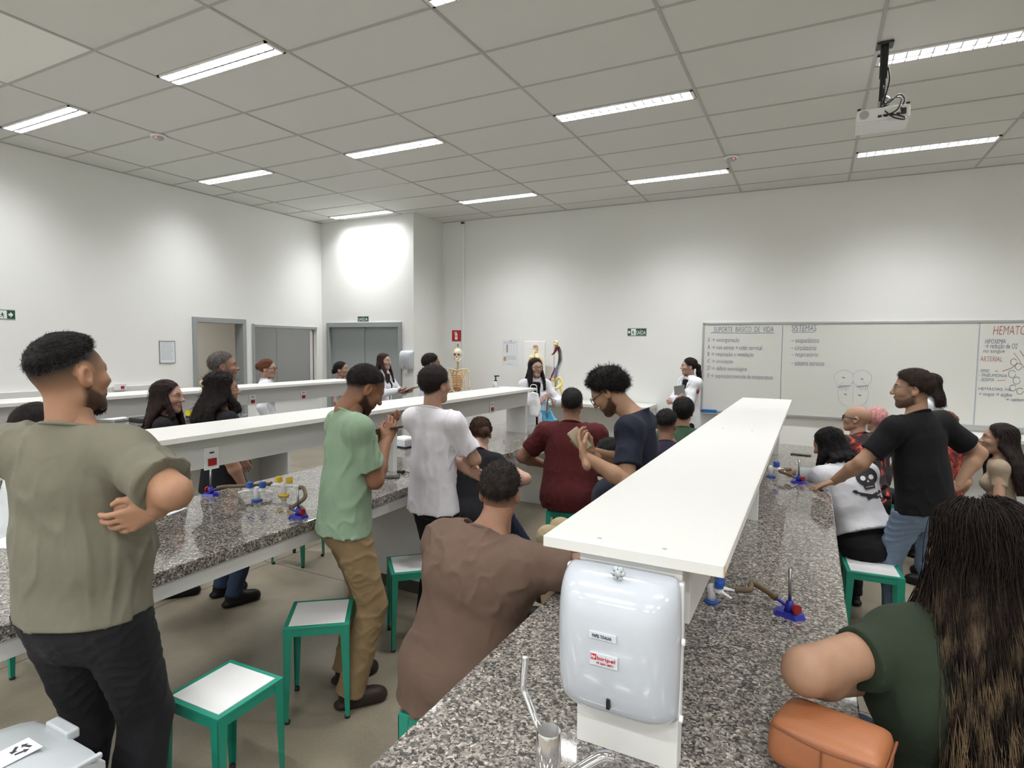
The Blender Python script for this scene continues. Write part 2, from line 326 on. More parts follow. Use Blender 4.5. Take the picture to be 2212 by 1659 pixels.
def fixture(fx, fy, label):
    t = thing('louvre_luminaire', label, 'ceiling light', (fx, fy, CEIL), 0, 'recessed louvred luminaires')
    bm = bmesh.new(); w = 1.235; h = .088
    box(bm, .012, w, -h, -h+.014, -.006, .07); box(bm, .012, w, h-.014, h, -.006, .07); box(bm, .012, .035, -h, h, -.006, .07); box(bm, w-.022, w, -h, h, -.006, .07)
    obj('housing', bm, M['railw'], t); obj('reflector', B(.03, w-.02, -h+.014, h-.014, .066, .07), M['railw'], t)
    for s in (-.04, .04): obj('lamp_tube', T([(.05, s, .05), (w-.04, s, .05)], .008, 8), M['tube'], t)
    obj('louvre_spine', B(.035, w-.022, -.006, .006, -.012, .028), M['blade'], t)
    return t, w, h
blade_me = None; nfix = 0
names_x = ['first', 'second', 'third', 'fourth', 'fifth']; names_y = ['far wall row', 'second row from the board wall', 'near row', 'row above the camera', 'row behind', 'rear row']
for j, fy in enumerate(FIX_Y[:4]):
    for i, fx in enumerate(FIX_X):
        t, w, h = fixture(fx, fy, '%s louvred light fitting from the left wall in the %s' % (names_x[i], names_y[j]))
        if blade_me is None:
            q = B(-.003, .003, -h+.014, h-.014, -.012, .028); blade_me = bpy.data.meshes.new('louvre_blade'); q.to_mesh(blade_me); q.free(); blade_me.materials.append(M['blade'])
        nb = 15
        if j < 3:
            for k in range(1, nb): o = bpy.data.objects.new('louvre_blade', blade_me); C.objects.link(o); o.parent = t; o.location = (.035+(w-.057)*k/nb, 0, 0)
# detectors
for px, py, lab in ((342, 297, 'smoke detector with a red light on the ceiling near the left wall'), (1580, 343, 'round smoke detector on the ceiling before the whiteboard')):
    p = at_z(px, py, CEIL-.02); t = thing('smoke_detector', lab, 'detector', (p.x, p.y, CEIL))
    obj('detector_base', L([(.075, 0), (.078, -.01), (.07, -.02)], n=24), M['railw'], t, smooth=True); obj('detector_head', L([(.05, -.018), (.055, -.028), (.035, -.045), (0, -.048)], n=24), M['alu'], t, smooth=True); obj('indicator', L([(.006, -.03), (.006, -.04), (0, -.041)], (.03, -.045, 0), 8), M['led'], t)

# projector
t = thing('projector', 'white ceiling projector hanging upside down with tangled black cables', 'projector', (.36, 4.84, 0))
obj('ceiling_plate', B(-.05, .05, -.05, .05, CEIL-.015, CEIL, .003), M['black'], t)
obj('mount_pole', tube(T([(0, 0, CEIL), (0, 0, 3.66)], .026, 12), [(0, .0, 3.7), (-.005, 0, 3.45)], .019, 12), M['black'], t, sharp=40)
obj('tilt_joint', ball(B(-.03, .03, -.03, .03, 3.44, 3.5, .008), (.02, 0, 3.51), .028), M['alu'], t)
pj = obj('projector_body', B(-.155, .155, -.12, .12, 3.34, 3.43, .018), M['white'], t)
obj('lower_cover', B(-.158, .158, -.125, .1, 3.325, 3.345, .012), M['abs'], t)
obj('exhaust_grille', L([(.028, -.122), (.028, -.126), (.0, -.127)], (-.11, 0, 3.39), 16, 'Y'), M['alu'], t); obj('lens', L([(.035, .118), (.038, .14), (.025, .15), (0, .145)], (.06, 0, 3.385), 20, 'Y'), M['black'], t)
for k in range(4): obj('socket', B(-.03+k*.035, -.008+k*.035, -.124, -.12, 3.36, 3.375), M['black'], t)
obj('power_socket', B(.1, .13, -.128, -.12, 3.36, 3.4), M['black'], t)
for sx in (-.15, .13): obj('foot', B(sx, sx+.02, -.11, -.09, 3.43, 3.44), M['black'], t)
for pts in ([(0, -.03, 3.6), (-.01, -.05, 3.45), (0, -.1, 3.42), (.05, -.16, 3.34), (.11, -.17, 3.31), (.12, -.15, 3.33), (.06, -.14, 3.36), (.0, -.13, 3.37)],
            [(0, -.02, 3.5), (.03, -.08, 3.46), (.09, -.1, 3.5), (.12, -.1, 3.46), (.1, -.12, 3.4), (.115, -.13, 3.385)],
            [(0, -.02, 3.46), (.05, -.06, 3.49), (.1, -.09, 3.48), (.08, -.15, 3.39), (.03, -.14, 3.365)],
            [(-.01, .0, 3.5), (-.02, -.05, 3.44), (-.09, -.07, 3.435), (-.03, -.05, 3.44), (.03, -.1, 3.445)],
            [(.02, -.0, 3.75), (.035, -.02, 3.65), (.02, -.03, 3.55), (.0, -.04, 3.47)]):
    obj('cable', T(smooth_path(pts, 5), .0045, 6), M['black'], t, smooth=True)

# ------------------------------------------------------------ signs, boards, papers
RB = (PI/2, 0, 0)          # upright, facing -Y
RLW = (PI/2, 0, PI/2)      # upright, on the left wall, facing +X
def running_man(bm, f, x, y, s):
    P = lambda a, b: (x+a*s, y+b*s)
    def poly(pts, d=.001): prism(bm, [P(*p) for p in pts], 0, d, f)
    poly([(.42+.08*math.cos(k*PI/4), .86+.08*math.sin(k*PI/4)) for k in range(8)])
    poly([(.3, .75), (.48, .78), (.52, .45), (.36, .42)]); poly([(.46, .76), (.72, .62), (.7, .56), (.46, .66)]); poly([(.32, .74), (.12, .58), (.16, .53), (.36, .64)])
    poly([(.4, .48), (.62, .34), (.56, .08), (.49, .1), (.52, .3), (.36, .4)]); poly([(.38, .48), (.28, .26), (.06, .2), (.06, .27), (.24, .33), (.36, .5)])
def exit_sign(p0, p1, plane, label, pict=True, arrow='L', word='SAÍDA'):
    """p0 = lower left as seen, p1 = upper right"""
    p0, p1 = Vector(p0), Vector(p1); H = p1.z-p0.z; W = (Vector((p1.x, p1.y, 0))-Vector((p0.x, p0.y, 0))).length
    t = thing('exit_sign', label, 'sign', p0)
    if plane == 'Y': f = lambda a, b, c: (a, -c-.003, b); rot = RB
    else: f = lambda a, b, c: (c+.003, a, b); rot = RLW
    obj('sign_plate', prism(bmesh.new(), [(0, 0), (W, 0), (W, H), (0, H)], -.003, .0, f), M['sgn'], t)
    e = .03*H; bm = bmesh.new()
    for q in ([(e, e), (W-e, e), (W-e, 2*e), (e, 2*e)], [(e, H-2*e), (W-e, H-2*e), (W-e, H-e), (e, H-e)]): prism(bm, q, 0, .0005, f)
    obj('sign_border', bm, M['sgnw'], t)
    tx = .06*W; tw = .88*W
    if pict:
        s = H*.8; px = (.04+.14)*W if arrow == 'L' else W*.98-s-.14*W
        obj('pictogram_panel', prism(bmesh.new(), [(px, .1*H), (px+s*.8, .1*H), (px+s*.8, .9*H), (px, .9*H)], 0, .0006, f), M['sgnw'], t)
        bm = bmesh.new(); running_man(bm, lambda a, b, c: f(a, b, c+.0007), px, .1*H, s*.8); obj('running_figure', bm, M['sgn'], t)
        ax = px-.13*W if arrow == 'L' else px+s*.8+.11*W; sg = -1 if arrow == 'L' else 1; bm = bmesh.new(); ax0 = ax+(.02*W if arrow == 'L' else 0)
        prism(bm, [(ax0+sg*.05*W, .5*H), (ax0-sg*.02*W, .8*H), (ax0-sg*.02*W, .62*H), (ax0-sg*.07*W, .62*H), (ax0-sg*.07*W, .38*H), (ax0-sg*.02*W, .38*H), (ax0-sg*.02*W, .2*H)], 0, .0008, f); obj('arrow', bm, M['sgnw'], t)
        if arrow == 'L': tx = px+s*.8+.02*W; tw = W*.97-tx
        else: tx = .03*W; tw = px-.02*W-tx
    off = Vector((0, -.0045, 0)) if plane == 'Y' else Vector((.0045, 0, 0)); al = Vector((tx, 0, 0)) if plane == 'Y' else Vector((0, tx, 0))
    text_obj(word, M['sgnw'], tw, H*.66, p0+al+off+Vector((0, 0, .18*H)), rot, t, 'lettering')
    return t
exit_sign((-2.44, YB, 1.965), (-2.162, YB, 2.081), 'Y', 'green exit sign with running figure and left arrow beside the whiteboard')
a = at_y(773, 695, YD); b = at_y(796, 683, YD); exit_sign((a.x, YD, a.z), (b.x, YD, b.z), 'Y', 'small green exit sign above the double door', pict=False)
exit_sign((XL, 2.86, 2.026), (XL, 3.211, 2.132), 'X', 'green exit sign on the left wall with right arrow', arrow='R')
t = thing('fire_extinguisher_sign', 'red square fire extinguisher sign above the skeleton model', 'sign', (-5.515, YB, 1.87))
fb = lambda a, b, c: (a, -c, b)
obj('sign_plate', prism(bmesh.new(), [(0, 0), (.18, 0), (.18, .19), (0, .19)], 0, .003, fb), M['sgnr'], t)
bm = prism(bmesh.new(), [(.06, .03), (.11, .03), (.11, .13), (.06, .13)], .003, .004, fb); prism(bm, [(.07, .13), (.1, .13), (.095, .15), (.075, .15)], .003, .004, fb); prism(bm, [(.05, .13), (.06, .145), (.09, .155), (.09, .165), (.055, .158), (.043, .13)], .003, .004, fb)
obj('extinguisher_symbol', bm, M['sgnw'], t)
obj('symbol_dot', L([(.012, -.0045), (0, -.0046)], (.085, 0, .09), 10, 'Y'), M['sgnr'], t)
def lines(bm, x0, x1, z0, z1, n, f, th=.35, jag=.2):
    st = (z1-z0)/n
    for k in range(n):
        zz = z1-st*(k+.5); xe = x1-(x1-x0)*random.random()*jag; prism(bm, [(x0, zz-st*th/2), (xe, zz-st*th/2), (xe, zz+st*th/2), (x0, zz+st*th/2)], .0012, .0016, f)
t = thing('paper_poster', 'printed chart sheet taped on the back wall left of the torso board', 'poster', (-4.54, YB, 1.475))
obj('sheet', prism(bmesh.new(), [(0, 0), (.31, 0), (.31, .43), (0, .43)], 0, .0012, fb), M['paper'], t)
bm = bmesh.new(); lines(bm, .03, .28, .36, .40, 2, fb); lines(bm, .09, .28, .10, .17, 6, fb); lines(bm, .10, .2, .02, .04, 1, fb)
for k in range(6): prism(bm, [(.03+k*.048, .22), (.033+k*.048, .22), (.033+k*.048, .35), (.03+k*.048, .35)], .0012, .0016, fb)
obj('print', bm, M['inkf'], t); obj('brown_picture', prism(bmesh.new(), [(.03, .08), (.08, .08), (.08, .15), (.03, .15)], .0012, .002, fb), M['boned'], t)
obj('dark_column', prism(bmesh.new(), [(.085, .22), (.105, .22), (.105, .35), (.085, .35)], .0012, .002, fb), M['inkr'], t); obj('seal', L([(.01, -.0014), (.0, -.002)], (.16, 0, .405), 10, 'Y'), M['inkk'], t)
t = thing('framed_notice', 'framed typed notice on the left wall beside the open doorway', 'notice', (XL, 4.772, 1.525))
fl_ = lambda a, b, c: (c, a, b)
obj('sheet', prism(bmesh.new(), [(0, 0), (.215, 0), (.215, .297), (0, .297)], 0, .006, fl_), M['paper'], t)
bm = bmesh.new()
for q in ((0, .215, 0, .006), (0, .215, .291, .297), (0, .006, 0, .297), (.209, .215, 0, .297)): prism(bm, [(q[0], q[2]), (q[1], q[2]), (q[1], q[3]), (q[0], q[3])], 0, .012, fl_)
obj('frame', bm, M['alu'], t)
bm = bmesh.new()
for k in range(15):
    zz = .26-k*.0155; prism(bm, [(.025, zz), (.19-.05*random.random(), zz), (.19, zz+.004), (.025, zz+.004)], .006, .0066, fl_)
obj('typed_lines', bm, M['inkf'], t)
t = tag(struct('trim_2', B(XL, XL+.07, YF+.1, 4.9, 1.13, 1.25, .006), M['lam']))
t = thing('wall_socket', 'small white wall socket with a red outlet above the wall trunking', 'socket', (XL+.07, 4.15, 1.2)); obj('plate', B(0, .03, 0, .14, 0, .09, .006), M['abs'], t); obj('outlet', B(.03, .034, .07, .11, .02, .055), M['red'], t)

# whiteboard
BX0, BX1, BZ0, BZ1 = -1.356, 4.4, .925, 2.14; BY = 8.465
wb = thing('whiteboard', 'long wall whiteboard covered with handwritten lesson notes', 'whiteboard', (BX0, YB, BZ0))
def wbp(*q): return q[0]-BX0, q[1]-BZ0
for a, b in ((BX0, 1.70), (1.70, BX1)): obj('board_panel', B(a-BX0+.002, b-BX0-.002, -.035, -.01, 0, BZ1-BZ0), M['board'], wb)
bm = B(0, BX1-BX0, -.045, 0, BZ1-BZ0-.015, BZ1-BZ0+.012, .003); obj('frame', bm, M['alu'], wb)
obj('frame', B(0, BX1-BX0, -.045, 0, -.012, .018, .003), M['alu'], wb); obj('frame', B(-.012, .016, -.045, 0, -.012, BZ1-BZ0+.012, .003), M['alu'], wb)
obj('panel_joint', B(1.70-BX0-.006, 1.70-BX0+.006, -.038, -.034, 0, BZ1-BZ0), M['inkf'], wb)
for px in (1600, 1720, 1830, 2010): p = at_y(px, 700, 8.45); obj('frame_clip', B(p.x-BX0-.01, p.x-BX0+.01, -.05, -.04, BZ1-BZ0-.015, BZ1-BZ0+.01), M['steel'], wb)
def wtext(s, x0, x1, yb, h, m=None, cap=False, shear=.12):
    a = at_y(x0, yb, BY); b = at_y(x1, yb, BY)
    text_obj(s, m or M['ink'], b.x-a.x, h, (a.x, BY-.0016, a.z), RB, wb, 'writing', shear)
def wline(pts, m, r=.004):
    P = [Vector(at_y(px, py, BY))-Vector((BX0, YB, BZ0)) for px, py in pts]; bm = bmesh.new(); tube(bm, P, r, 4); obj('marker_line', bm, m, wb)
wtext('SUPORTE  BÁSICO  DE  VIDA', 1542, 1671, 717, .088, shear=.05); wline([(1536, 718.5), (1600, 719.5), (1672, 719)], M['ink'], .003)
for s, x1, yb, h in (('X → exsanguinação', 1597, 741, .075), ('A → vias aéreas + colar cervical', 1646, 754.5, .06), ('B → respiração e ventilação', 1628, 771, .07), ('C → circulação', 1583, 785, .06), ('D → déficit neurológico', 1613, 802, .075), ('E → exposição/controle da temperatura', 1669, 818, .075)):
    wtext(s, 1528, x1, yb, h)
wline([(1691, 703), (1689, 760), (1687, 810), (1686, 862)], M['ink'], .003)
wtext('SISTEMAS', 1710, 1763, 715, .075, shear=.05); wline([(1712, 717.5), (1761, 717.5)], M['ink'], .003)
for s, x1, yb, h in (('– esquelético', 1769, 743.5, .085), ('– circulatório', 1763, 756, .065), ('– respiratório', 1767, 773, .075), ('– sistema nervoso', 1780, 789, .06)): wtext(s, 1709, x1, yb, h)
for s, x0, x1, yb, h, m in (('HEMATOSE', 2145, 2235, 723, .1, 'inkr'), ('HIPOXEMIA', 2128, 2172, 742, .05, 'ink'), ('→ redução de O2', 2128, 2197, 755, .07, 'ink'), ('no sangue', 2124, 2170, 764, .04, 'ink'), ('ARTERIAL', 2117, 2165, 780, .055, 'inkr'), ('– DPOC', 2113, 2137, 804, .036, 'ink'), ('– PNEUMONIA', 2113, 2175, 813.5, .036, 'ink'), ('– EDEMA', 2113, 2147, 823, .036, 'ink'), ('HEMÁCIAS, Hb', 2113, 2184, 843, .045, 'ink'), ('→ sangue → órgãos', 2113, 2186, 856, .05, 'ink'), ('→ capilares', 2172, 2215, 868, .05, 'ink')):
    wtext(s, x0, x1, yb, h, M[m])
def arc(cx_, cy_, rx, ry, a0, a1, m='inkf', n=16, r=.0025): wline([(cx_+rx*math.cos(math.radians(a0+(a1-a0)*k/n)), cy_+ry*math.sin(math.radians(a0+(a1-a0)*k/n))) for k in range(n+1)], M[m], r)
arc(1823, 817, 21, 18, 20, 330); arc(1862, 817, 21, 18, 200, 520); arc(1828, 850, 18, 26, 90, 250); arc(1858, 850, 18, 26, -70, 90)
for x0, x1 in ((1808, 1838), (1850, 1876)):
    wline([(x0, 836), ((x0+x1)/2, 833), (x1, 834)], M['ink'], .003)
    for k in range(5): wline([(x0+5+k*4.5, 835), (x0+7+k*4.3, 841+(k % 2)*3)], M['ink'], .002)
for q in ((1822, 815), (1862, 818), (1826, 851), (1857, 853)): wline([(q[0]-3, q[1]), (q[0]+3, q[1]+1)], M['ink'], .005)
wline([(1843, 805), (1843, 835), (1842, 870)], M['inkf'], .002)
for q in ((2190, 782, 7), (2200, 792, 7), (2186, 808, 8), (2196, 822, 8), (2188, 838, 7), (2203, 845, 7)): arc(q[0], q[1], q[2], q[2], 0, 330, 'inkk', 12, .0025)
wline([(2190, 762), (2200, 775), (2212, 795)], M['inkr'], .003); wline([(2203, 757), (2212, 770)], M['inkk'], .003); wline([(2165, 802), (2185, 795), (2192, 790)], M['inkr'], .004); wline([(2150, 802), (2155, 801)], M['inkr'], .004); wline([(2154, 822), (2172, 821)], M['inkr'], .003)
obj('pen_tray', B(.0, .9, -.11, -.0, -.03, -.018, .002), M['alu'], wb)
p = at_y(1521, 886, 8.42); t = thing('board_eraser', 'blue felt board eraser on the whiteboard tray', 'eraser', (BX0+.02, 8.43, BZ0-.018))
obj('eraser_grip', B(0, .19, -.035, .03, .022, .045, .006), M['vblue'], t); obj('eraser_felt', B(0, .19, -.035, .03, 0, .022, .002), M['teal'], t)
t = thing('board_marker', 'white marker pen lying on the whiteboard tray', 'marker', (BX0+.3, 8.42, BZ0-.018+.009)); obj('barrel', L([(.009, 0), (.009, .1)], ax='X', n=10), M['white'], t); obj('cap', L([(.0095, .1), (.0095, .135), (0, .137)], ax='X', n=10), M['inkk'], t)
# ------------------------------------------------------------ laboratory benches
Y0B, Y1B = .45, 6.08; GZ = .90
def bench(cx, name, label, hw=.475, aprons=True, sink=False):
    t = thing('laboratory_bench', label, 'bench', (cx, Y0B, 0), 0, 'granite topped laboratory benches'); Ln = Y1B-Y0B
    obj('worktop', B(-hw, hw, 0, Ln, .845, GZ, .004), M['granite'], t)
    for s in (-1, 1): obj('apron', B(s*(hw-.03)-.012, s*(hw-.03)+.012, .06, Ln-.06, .775, .845, .002), M['lamg'], t)
    for yy in (.03, 2.93, 3.72, Ln-.06): obj('support_panel', B(-hw+.04, hw-.04, yy, yy+.04, 0, .845, .002), M['lamg'], t)
    obj('cabinet_panel', B(-.02, .02, 2.97, 3.72, .05, .845), M['lamg'], t)
    obj('plinth_joint', B(-hw+.045, hw-.045, 2.925, 2.93, .0, .09), M['joint'], t)
    return t
def sock(parent, x, y, z, s=1):
    o = obj('outlet_plate', B(min(x, x+s*.008), max(x, x+s*.008), y-.04, y+.04, z-.055, z+.055, .003), M['abs'], parent)
    obj('red_outlet', B(min(x+s*.008, x+s*.014), max(x+s*.008, x+s*.014), y-.022, y+.022, z-.035, z+.0), M['red'], o)
    obj('socket_holes', B(min(x+s*.008, x+s*.010), max(x+s*.008, x+s*.010), y-.012, y+.012, z+.025, z+.032), M['inkk'], o)
def shelf(cx, label, y0=1.2, y1=5.5, socks=(), service=False):
    t = thing('raised_shelf', label, 'shelf', (cx, y0, GZ), 0, 'white raised shelves over the benches'); Ln = y1-y0
    obj('shelf_board', B(-.195, .195, 0, Ln, .445, .47, .0015), M['lam'], t)
    for s in (-1, 1): obj('fascia', B(s*.108-.008, s*.108+.008, .1, Ln-.08, .29, .4445, .001), M['lamg'], t)
    for yy in (.0, 2.05, Ln-.1): obj('upright', B(-.113, .113, yy+.02, yy+.065, 0, .4448, .002), M['lam'], t)
    if service: obj('service_panel', B(-.055, -.015, .065, 1.25, 0, .445), M['lamg'], t)
    obj('edge_band', B(.195, .1965, 0, Ln, .446, .469), M['edge'], t)
    for sx in (-.075, .07):
        for yy in (.042, 2.09, Ln-.06): obj('screw', L([(.005, .470), (.004, .4715), (0, .4715)], (sx, yy, 0), 10), M['alu'], t)
    for yy, s in socks: sock(t, s*.116, yy-y0, .335, s)
    return t
CX = [-.335, -2.725, -5.1]
bn = bench(CX[0], 'n', 'nearest granite bench in front of the camera with towel dispenser and tap')
bm_ = bench(CX[1], 'm', 'middle granite bench behind the man in olive with blue and yellow gas taps')
bf = bench(CX[2], 'f', 'farthest granite bench, third from the camera, before the left wall counter')
sn = shelf(CX[0], 'nearest white raised shelf running towards the whiteboard', socks=((2.6, 1), (4.5, 1)), service=True)
sm = shelf(CX[1], 'middle white raised shelf with a large red outlet behind the man in olive', socks=((1.86, 1), (3.0, 1), (4.69, 1)))
sf = shelf(CX[2], 'farthest white raised shelf in front of the open doorway and window', socks=((4.02, 1), (4.68, 1), (2.2, 1)))
obj('bare_board_edge', B(.196, .1975, .0, .012, .446, .469), M['wood'], sn)
# counter along the left wall
t = thing('wall_counter', 'granite counter along the left wall under the framed notice', 'counter', (-7.62, 1.0, 0))
obj('worktop', B(0, 1.1, 0, 3.75, .845, GZ, .004), M['granite'], t); obj('base_panel', B(.03, 1.03, .05, 3.7, 0, .845), M['lamg'], t)
for k in range(5): obj('cabinet_door', B(1.03, 1.05, .08+k*.72, .76+k*.72, .1, .82, .004), M['lam'], t)
# white counter at the back wall
t = thing('demonstration_counter', 'white counter at the back wall carrying the spine model', 'counter', (-3.72, 7.88, 0))
obj('worktop', B(0, 1.75, 0, .6, .94, .985, .003), M['lam'], t); obj('back_panel', B(.05, 1.7, .35, .39, 0, .94), M['lamg'], t)
for xx in (.02, 1.69): obj('side_panel', B(xx, xx+.04, .05, .58, 0, .94), M['lam'], t)
t = thing('wall_worktop', 'low white worktop on the back wall under the whiteboard', 'counter', (.9, 7.9, 0))
obj('worktop', B(0, 4.0, 0, .58, .82, .86, .003), M['lam'], t)
for xx in (.05, 2.0, 3.9): obj('side_panel', B(xx, xx+.04, .1, .56, 0, .82), M['lamg'], t)

# ------------------------------------------------------------ stools
def make_stool(label):
    t = thing('lab_stool', label, 'stool', (0, 0, 0), 0, 'teal steel lab stools'); h = .47; a = .15
    bm = bmesh.new()
    for s in (-1, 1): box(bm, -a, a, s*a-(.022 if s > 0 else 0), s*a+(0 if s > 0 else .022), h-.012, h, .002); box(bm, s*a-(.022 if s > 0 else 0), s*a+(0 if s > 0 else .022), -a+.022, a-.022, h-.012, h, .002)
    obj('seat_frame', bm, M['green'], t)
    for s in (-1, 1):
        obj('side_rail', B(-a+.004, a-.004, s*(a-.004)-.002, s*(a-.004)+.002, h-.045, h-.01), M['green'], t); obj('side_rail', B(s*(a-.004)-.002, s*(a-.004)+.002, -a+.004, a-.004, h-.045, h-.01), M['green'], t)
    obj('seat_panel', B(-a+.022, a-.022, -a+.022, a-.022, h-.008, h+.002, .001), M['seat'], t)
    for sx in (-1, 1):
        for sy in (-1, 1):
            bm = bmesh.new(); wt, wb_, zb = .042, .02, .012
            # folded sheet leg: two tapering wings meeting at the outer corner
            prism(bm, [(0, h-.01), (wt, h-.01), (wb_, zb), (0, zb)], 0, .003, lambda u_, v_, w_: (sx*(a-u_), sy*(a-w_), v_))
            prism(bm, [(0, h-.01), (wt, h-.01), (wb_, zb), (0, zb)], 0, .003, lambda u_, v_, w_: (sx*(a-w_), sy*(a-u_), v_))
            lg = obj('leg', bm, M['green'], t); obj('foot_cap', L([(.013, 0), (.014, .012), (.01, .02), (0, .02)], (sx*(a-.012), sy*(a-.012), 0), 10), M['rubber'], lg)
    return t
stools = [((-1.976, 1.445), 2, 'nearest empty teal stool, lower left beside the man in olive'),
          ((-2.126, 2.09), 38, 'empty teal stool standing against the calves of the man in khaki trousers'),
          ((-2.12, 2.85), 44, 'empty teal stool between khaki trousers and the brown shirted man'),
          ((.375, 4.15), 4, 'empty teal stool on the right side of the near bench by the jeans'),
          ((-3.75, 3.45), 12, 'empty teal stool seen beneath the middle shelf, beside the jeans'),
          ((-4.05, 3.95), 30, 'teal stool by the dark trousered legs beyond the middle bench'),
          ((-3.55, 4.3), 25, 'white topped teal stool at the far edge of the middle bench')]
st0 = make_stool('x')
for i, ((x, y), a, lab) in enumerate(stools):
    o = st0 if i == 0 else copy_tree(st0)
    o.location = (x, y, 0); o.rotation_euler = (0, 0, math.radians(a)); o['label'] = lab

# ------------------------------------------------------------ paper towel dispenser on the near shelf upright
def dispenser(loc, label, rz=0, s=1.0, small=False):
    t = thing('towel_dispenser', label, 'dispenser', loc, rz); hw, H = .135*s, .305*s
    bm = bmesh.new(); rows = []
    prof = [(0, .05, .93), (.012, .082, .955), (.04, .10, .975), (.10, .112, .99), (.18, .118, 1.0), (.235, .116, .99), (.27, .104, .97), (.292, .08, .93), (.303, .05, .88), (.306, .02, .84)]
    n = 17
    for z, d, wf in prof:
        row = []
        for k in range(n):
            u = -1+2*k/(n-1); x = hw*wf*u; dd = d*s*(1-abs(u)**5*.55) if abs(u) < 1 else d*s*.45
            row.append(bm.verts.new((x, -dd, z*s)))
        row = [bm.verts.new((-hw*wf, 0, z*s))]+row+[bm.verts.new((hw*wf, 0, z*s))]; rows.append(row)
    for a, b in zip(rows, rows[1:]):
        for k in range(len(a)-1): bm.faces.new((a[k], a[k+1], b[k+1], b[k]))
    bm.faces.new(rows[0]); bm.faces.new(rows[-1][::-1])
    for a, b in zip(rows, rows[1:]): bm.faces.new((a[0], b[0], b[-1], a[-1]))
    o = obj('cover', bm, M['disp'], t, smooth=True); ss = o.modifiers.new('s', 'SUBSURF'); ss.levels = ss.render_levels = 1
    obj('back_plate', B(-hw*.95, hw*.95, -.02*s, 0, .01*s, H*.97, .004), M['abs'], t)
    obj('sight_slot', B(-.004*s, .004*s, -.1075*s, -.085*s, .040*s, .062*s, .0015), M['black'], t)
    if not small:
        bm = bmesh.new(); lathe(bm, [(.008, -.006), (.008, .004), (0, .005)], (0, 0, 0), 12, 'Y')
        for k in range(6): lathe(bm, [(.006, -.005), (.006, .003), (0, .004)], (.009*math.cos(k*PI/3), 0, .009*math.sin(k*PI/3)), 10, 'Y')
        for v in bm.verts: v.co += Vector((.005, -.07, .314))
        obj('lock_key', bm, M['trans'], t, smooth=True)
        lb = obj('label_strip', B(-.038, .018, -.1205, -.1165, .190, .204), M['stk'], t)
        text_obj('PAPEL TOALHA', M['inkk'], .040, .0065, (loc[0]-.031, loc[1]-.1212, loc[2]+.1935), RB, t, 'lettering')
        obj('brand_sticker', B(-.036, .022, -.1195, -.1155, .135, .160), M['stk'], t)
        obj('logo_square', B(-.034, -.022, -.1198, -.119, .146, .158), M['sgnr'], t)
        text_obj('bp', M['sgnw'], .009, .009, (loc[0]-.0325, loc[1]-.1206, loc[2]+.1475), RB, t, 'lettering', shear=.1)
        text_obj('biripel', M['sgnr'], .037, .0095, (loc[0]-.020, loc[1]-.1206, loc[2]+.1455), RB, t, 'lettering')
        text_obj('19 3641 0071', M['sgnr'], .034, .0045, (loc[0]-.021, loc[1]-.1206, loc[2]+.139), RB, t, 'lettering')
        for zz in (.03, .19): obj('side_button', L([(.007, .0), (.007, .006), (0, .007)], (hw*.985, -.05, zz), 12, 'X'), M['white'], t)
    else:
        obj('towel_edge', B(-.05*s, .03*s, -.06*s, -.05*s, -.05*s, .01), M['cream'], t)
    return t
dispenser((CX[0]-.008, 1.22, 1.022), 'large glossy white paper towel dispenser on the end of the near shelf')
p = at_y(882, 812, YD-.08); dispenser((-5.815, YD, 1.40), 'small white dispenser on the wall right of the double door', 0, 1.02, True)

# tap in front of the dispenser
t = thing('sink_tap', 'chrome mixer tap with long bent lever at the bottom edge', 'tap', (-.405, .955, GZ))
obj('base_flange', L([(.03, 0), (.03, .006), (.02, .01)], n=24), M['chrome'], t, smooth=True)
obj('tap_body', L([(.0225, .005), (.0225, .128), (.022, .129)], n=32), M['chrome'], t, sharp=40)
obj('cartridge', L([(.023, .131), (.023, .192), (.0215, .195), (0, .195)], n=32), M['chrome'], t, sharp=40)
bm = bmesh.new(); P = smooth_path([(-.012, 0, .186), (-.03, .01, .195), (-.055, .025, .222), (-.066, .03, .235), (-.068, .03, .25), (-.066, .03, .28), (-.064, .03, .305)], 5)
for i in range(len(P)-1):
    pass
tube(bm, P, [.0065]*len(P), 10)
for v in bm.verts: v.co.y = .02+(v.co.y-.02)*1.0
obj('lever', bm, M['chrome'], t, smooth=True)
obj('spout', T(smooth_path([(.01, .005, .09), (.05, .035, .115), (.085, .06, .135), (.1, .07, .13)], 5), .011, 12), M['chrome'], t, smooth=True)

# ------------------------------------------------------------ gas taps, burners and hoses
def gas_tap(loc, label, cols, rz=0, nozzle_dirs=((.9, -.3), (.9, .4))):
    t = thing('gas_tap', label, 'gas tap', loc, rz)
    bm = L([(.03, 0), (.03, .008), (.024, .012)], n=20); obj('base_ring', bm, M[cols[2]], t, smooth=True)
    obj('column', L([(.017, .01), (.015, .04), (.019, .05), (.019, .075), (.012, .082), (0, .083)], n=18), M['white'], t, smooth=True)
    for (dx, dy), vc in zip(nozzle_dirs, cols[:2]):
        d = Vector((dx, dy, 0)).normalized()
        arm = obj('valve_arm', T([Vector((0, 0, .062)), d*.035+Vector((0, 0, .064)), d*.05+Vector((0, 0, .064))], [.011, .014, .012], 12), M['white'], t, smooth=True)
        rs = []; pts = []
        for k in range(9): pts.append(d*(.05+.006*k)+Vector((0, 0, .064-.0012*k))); rs.append(.0075-.0005*k+(.0018 if k % 2 else 0))
        obj('nozzle', T(pts, rs, 10), M['white'], arm)
        bm = bmesh.new(); lathe(bm, [(.012, .078), (.019, .081), (.02, .105), (.017, .111), (0, .111)], (d.x*.036, d.y*.036, 0), 10); k_ = obj('valve_knob', bm, M[vc], t, sharp=35)
        obj('stem', L([(.008, .066), (.008, .08)], (d.x*.036, d.y*.036, 0), 10), M['white'], t)
    return t
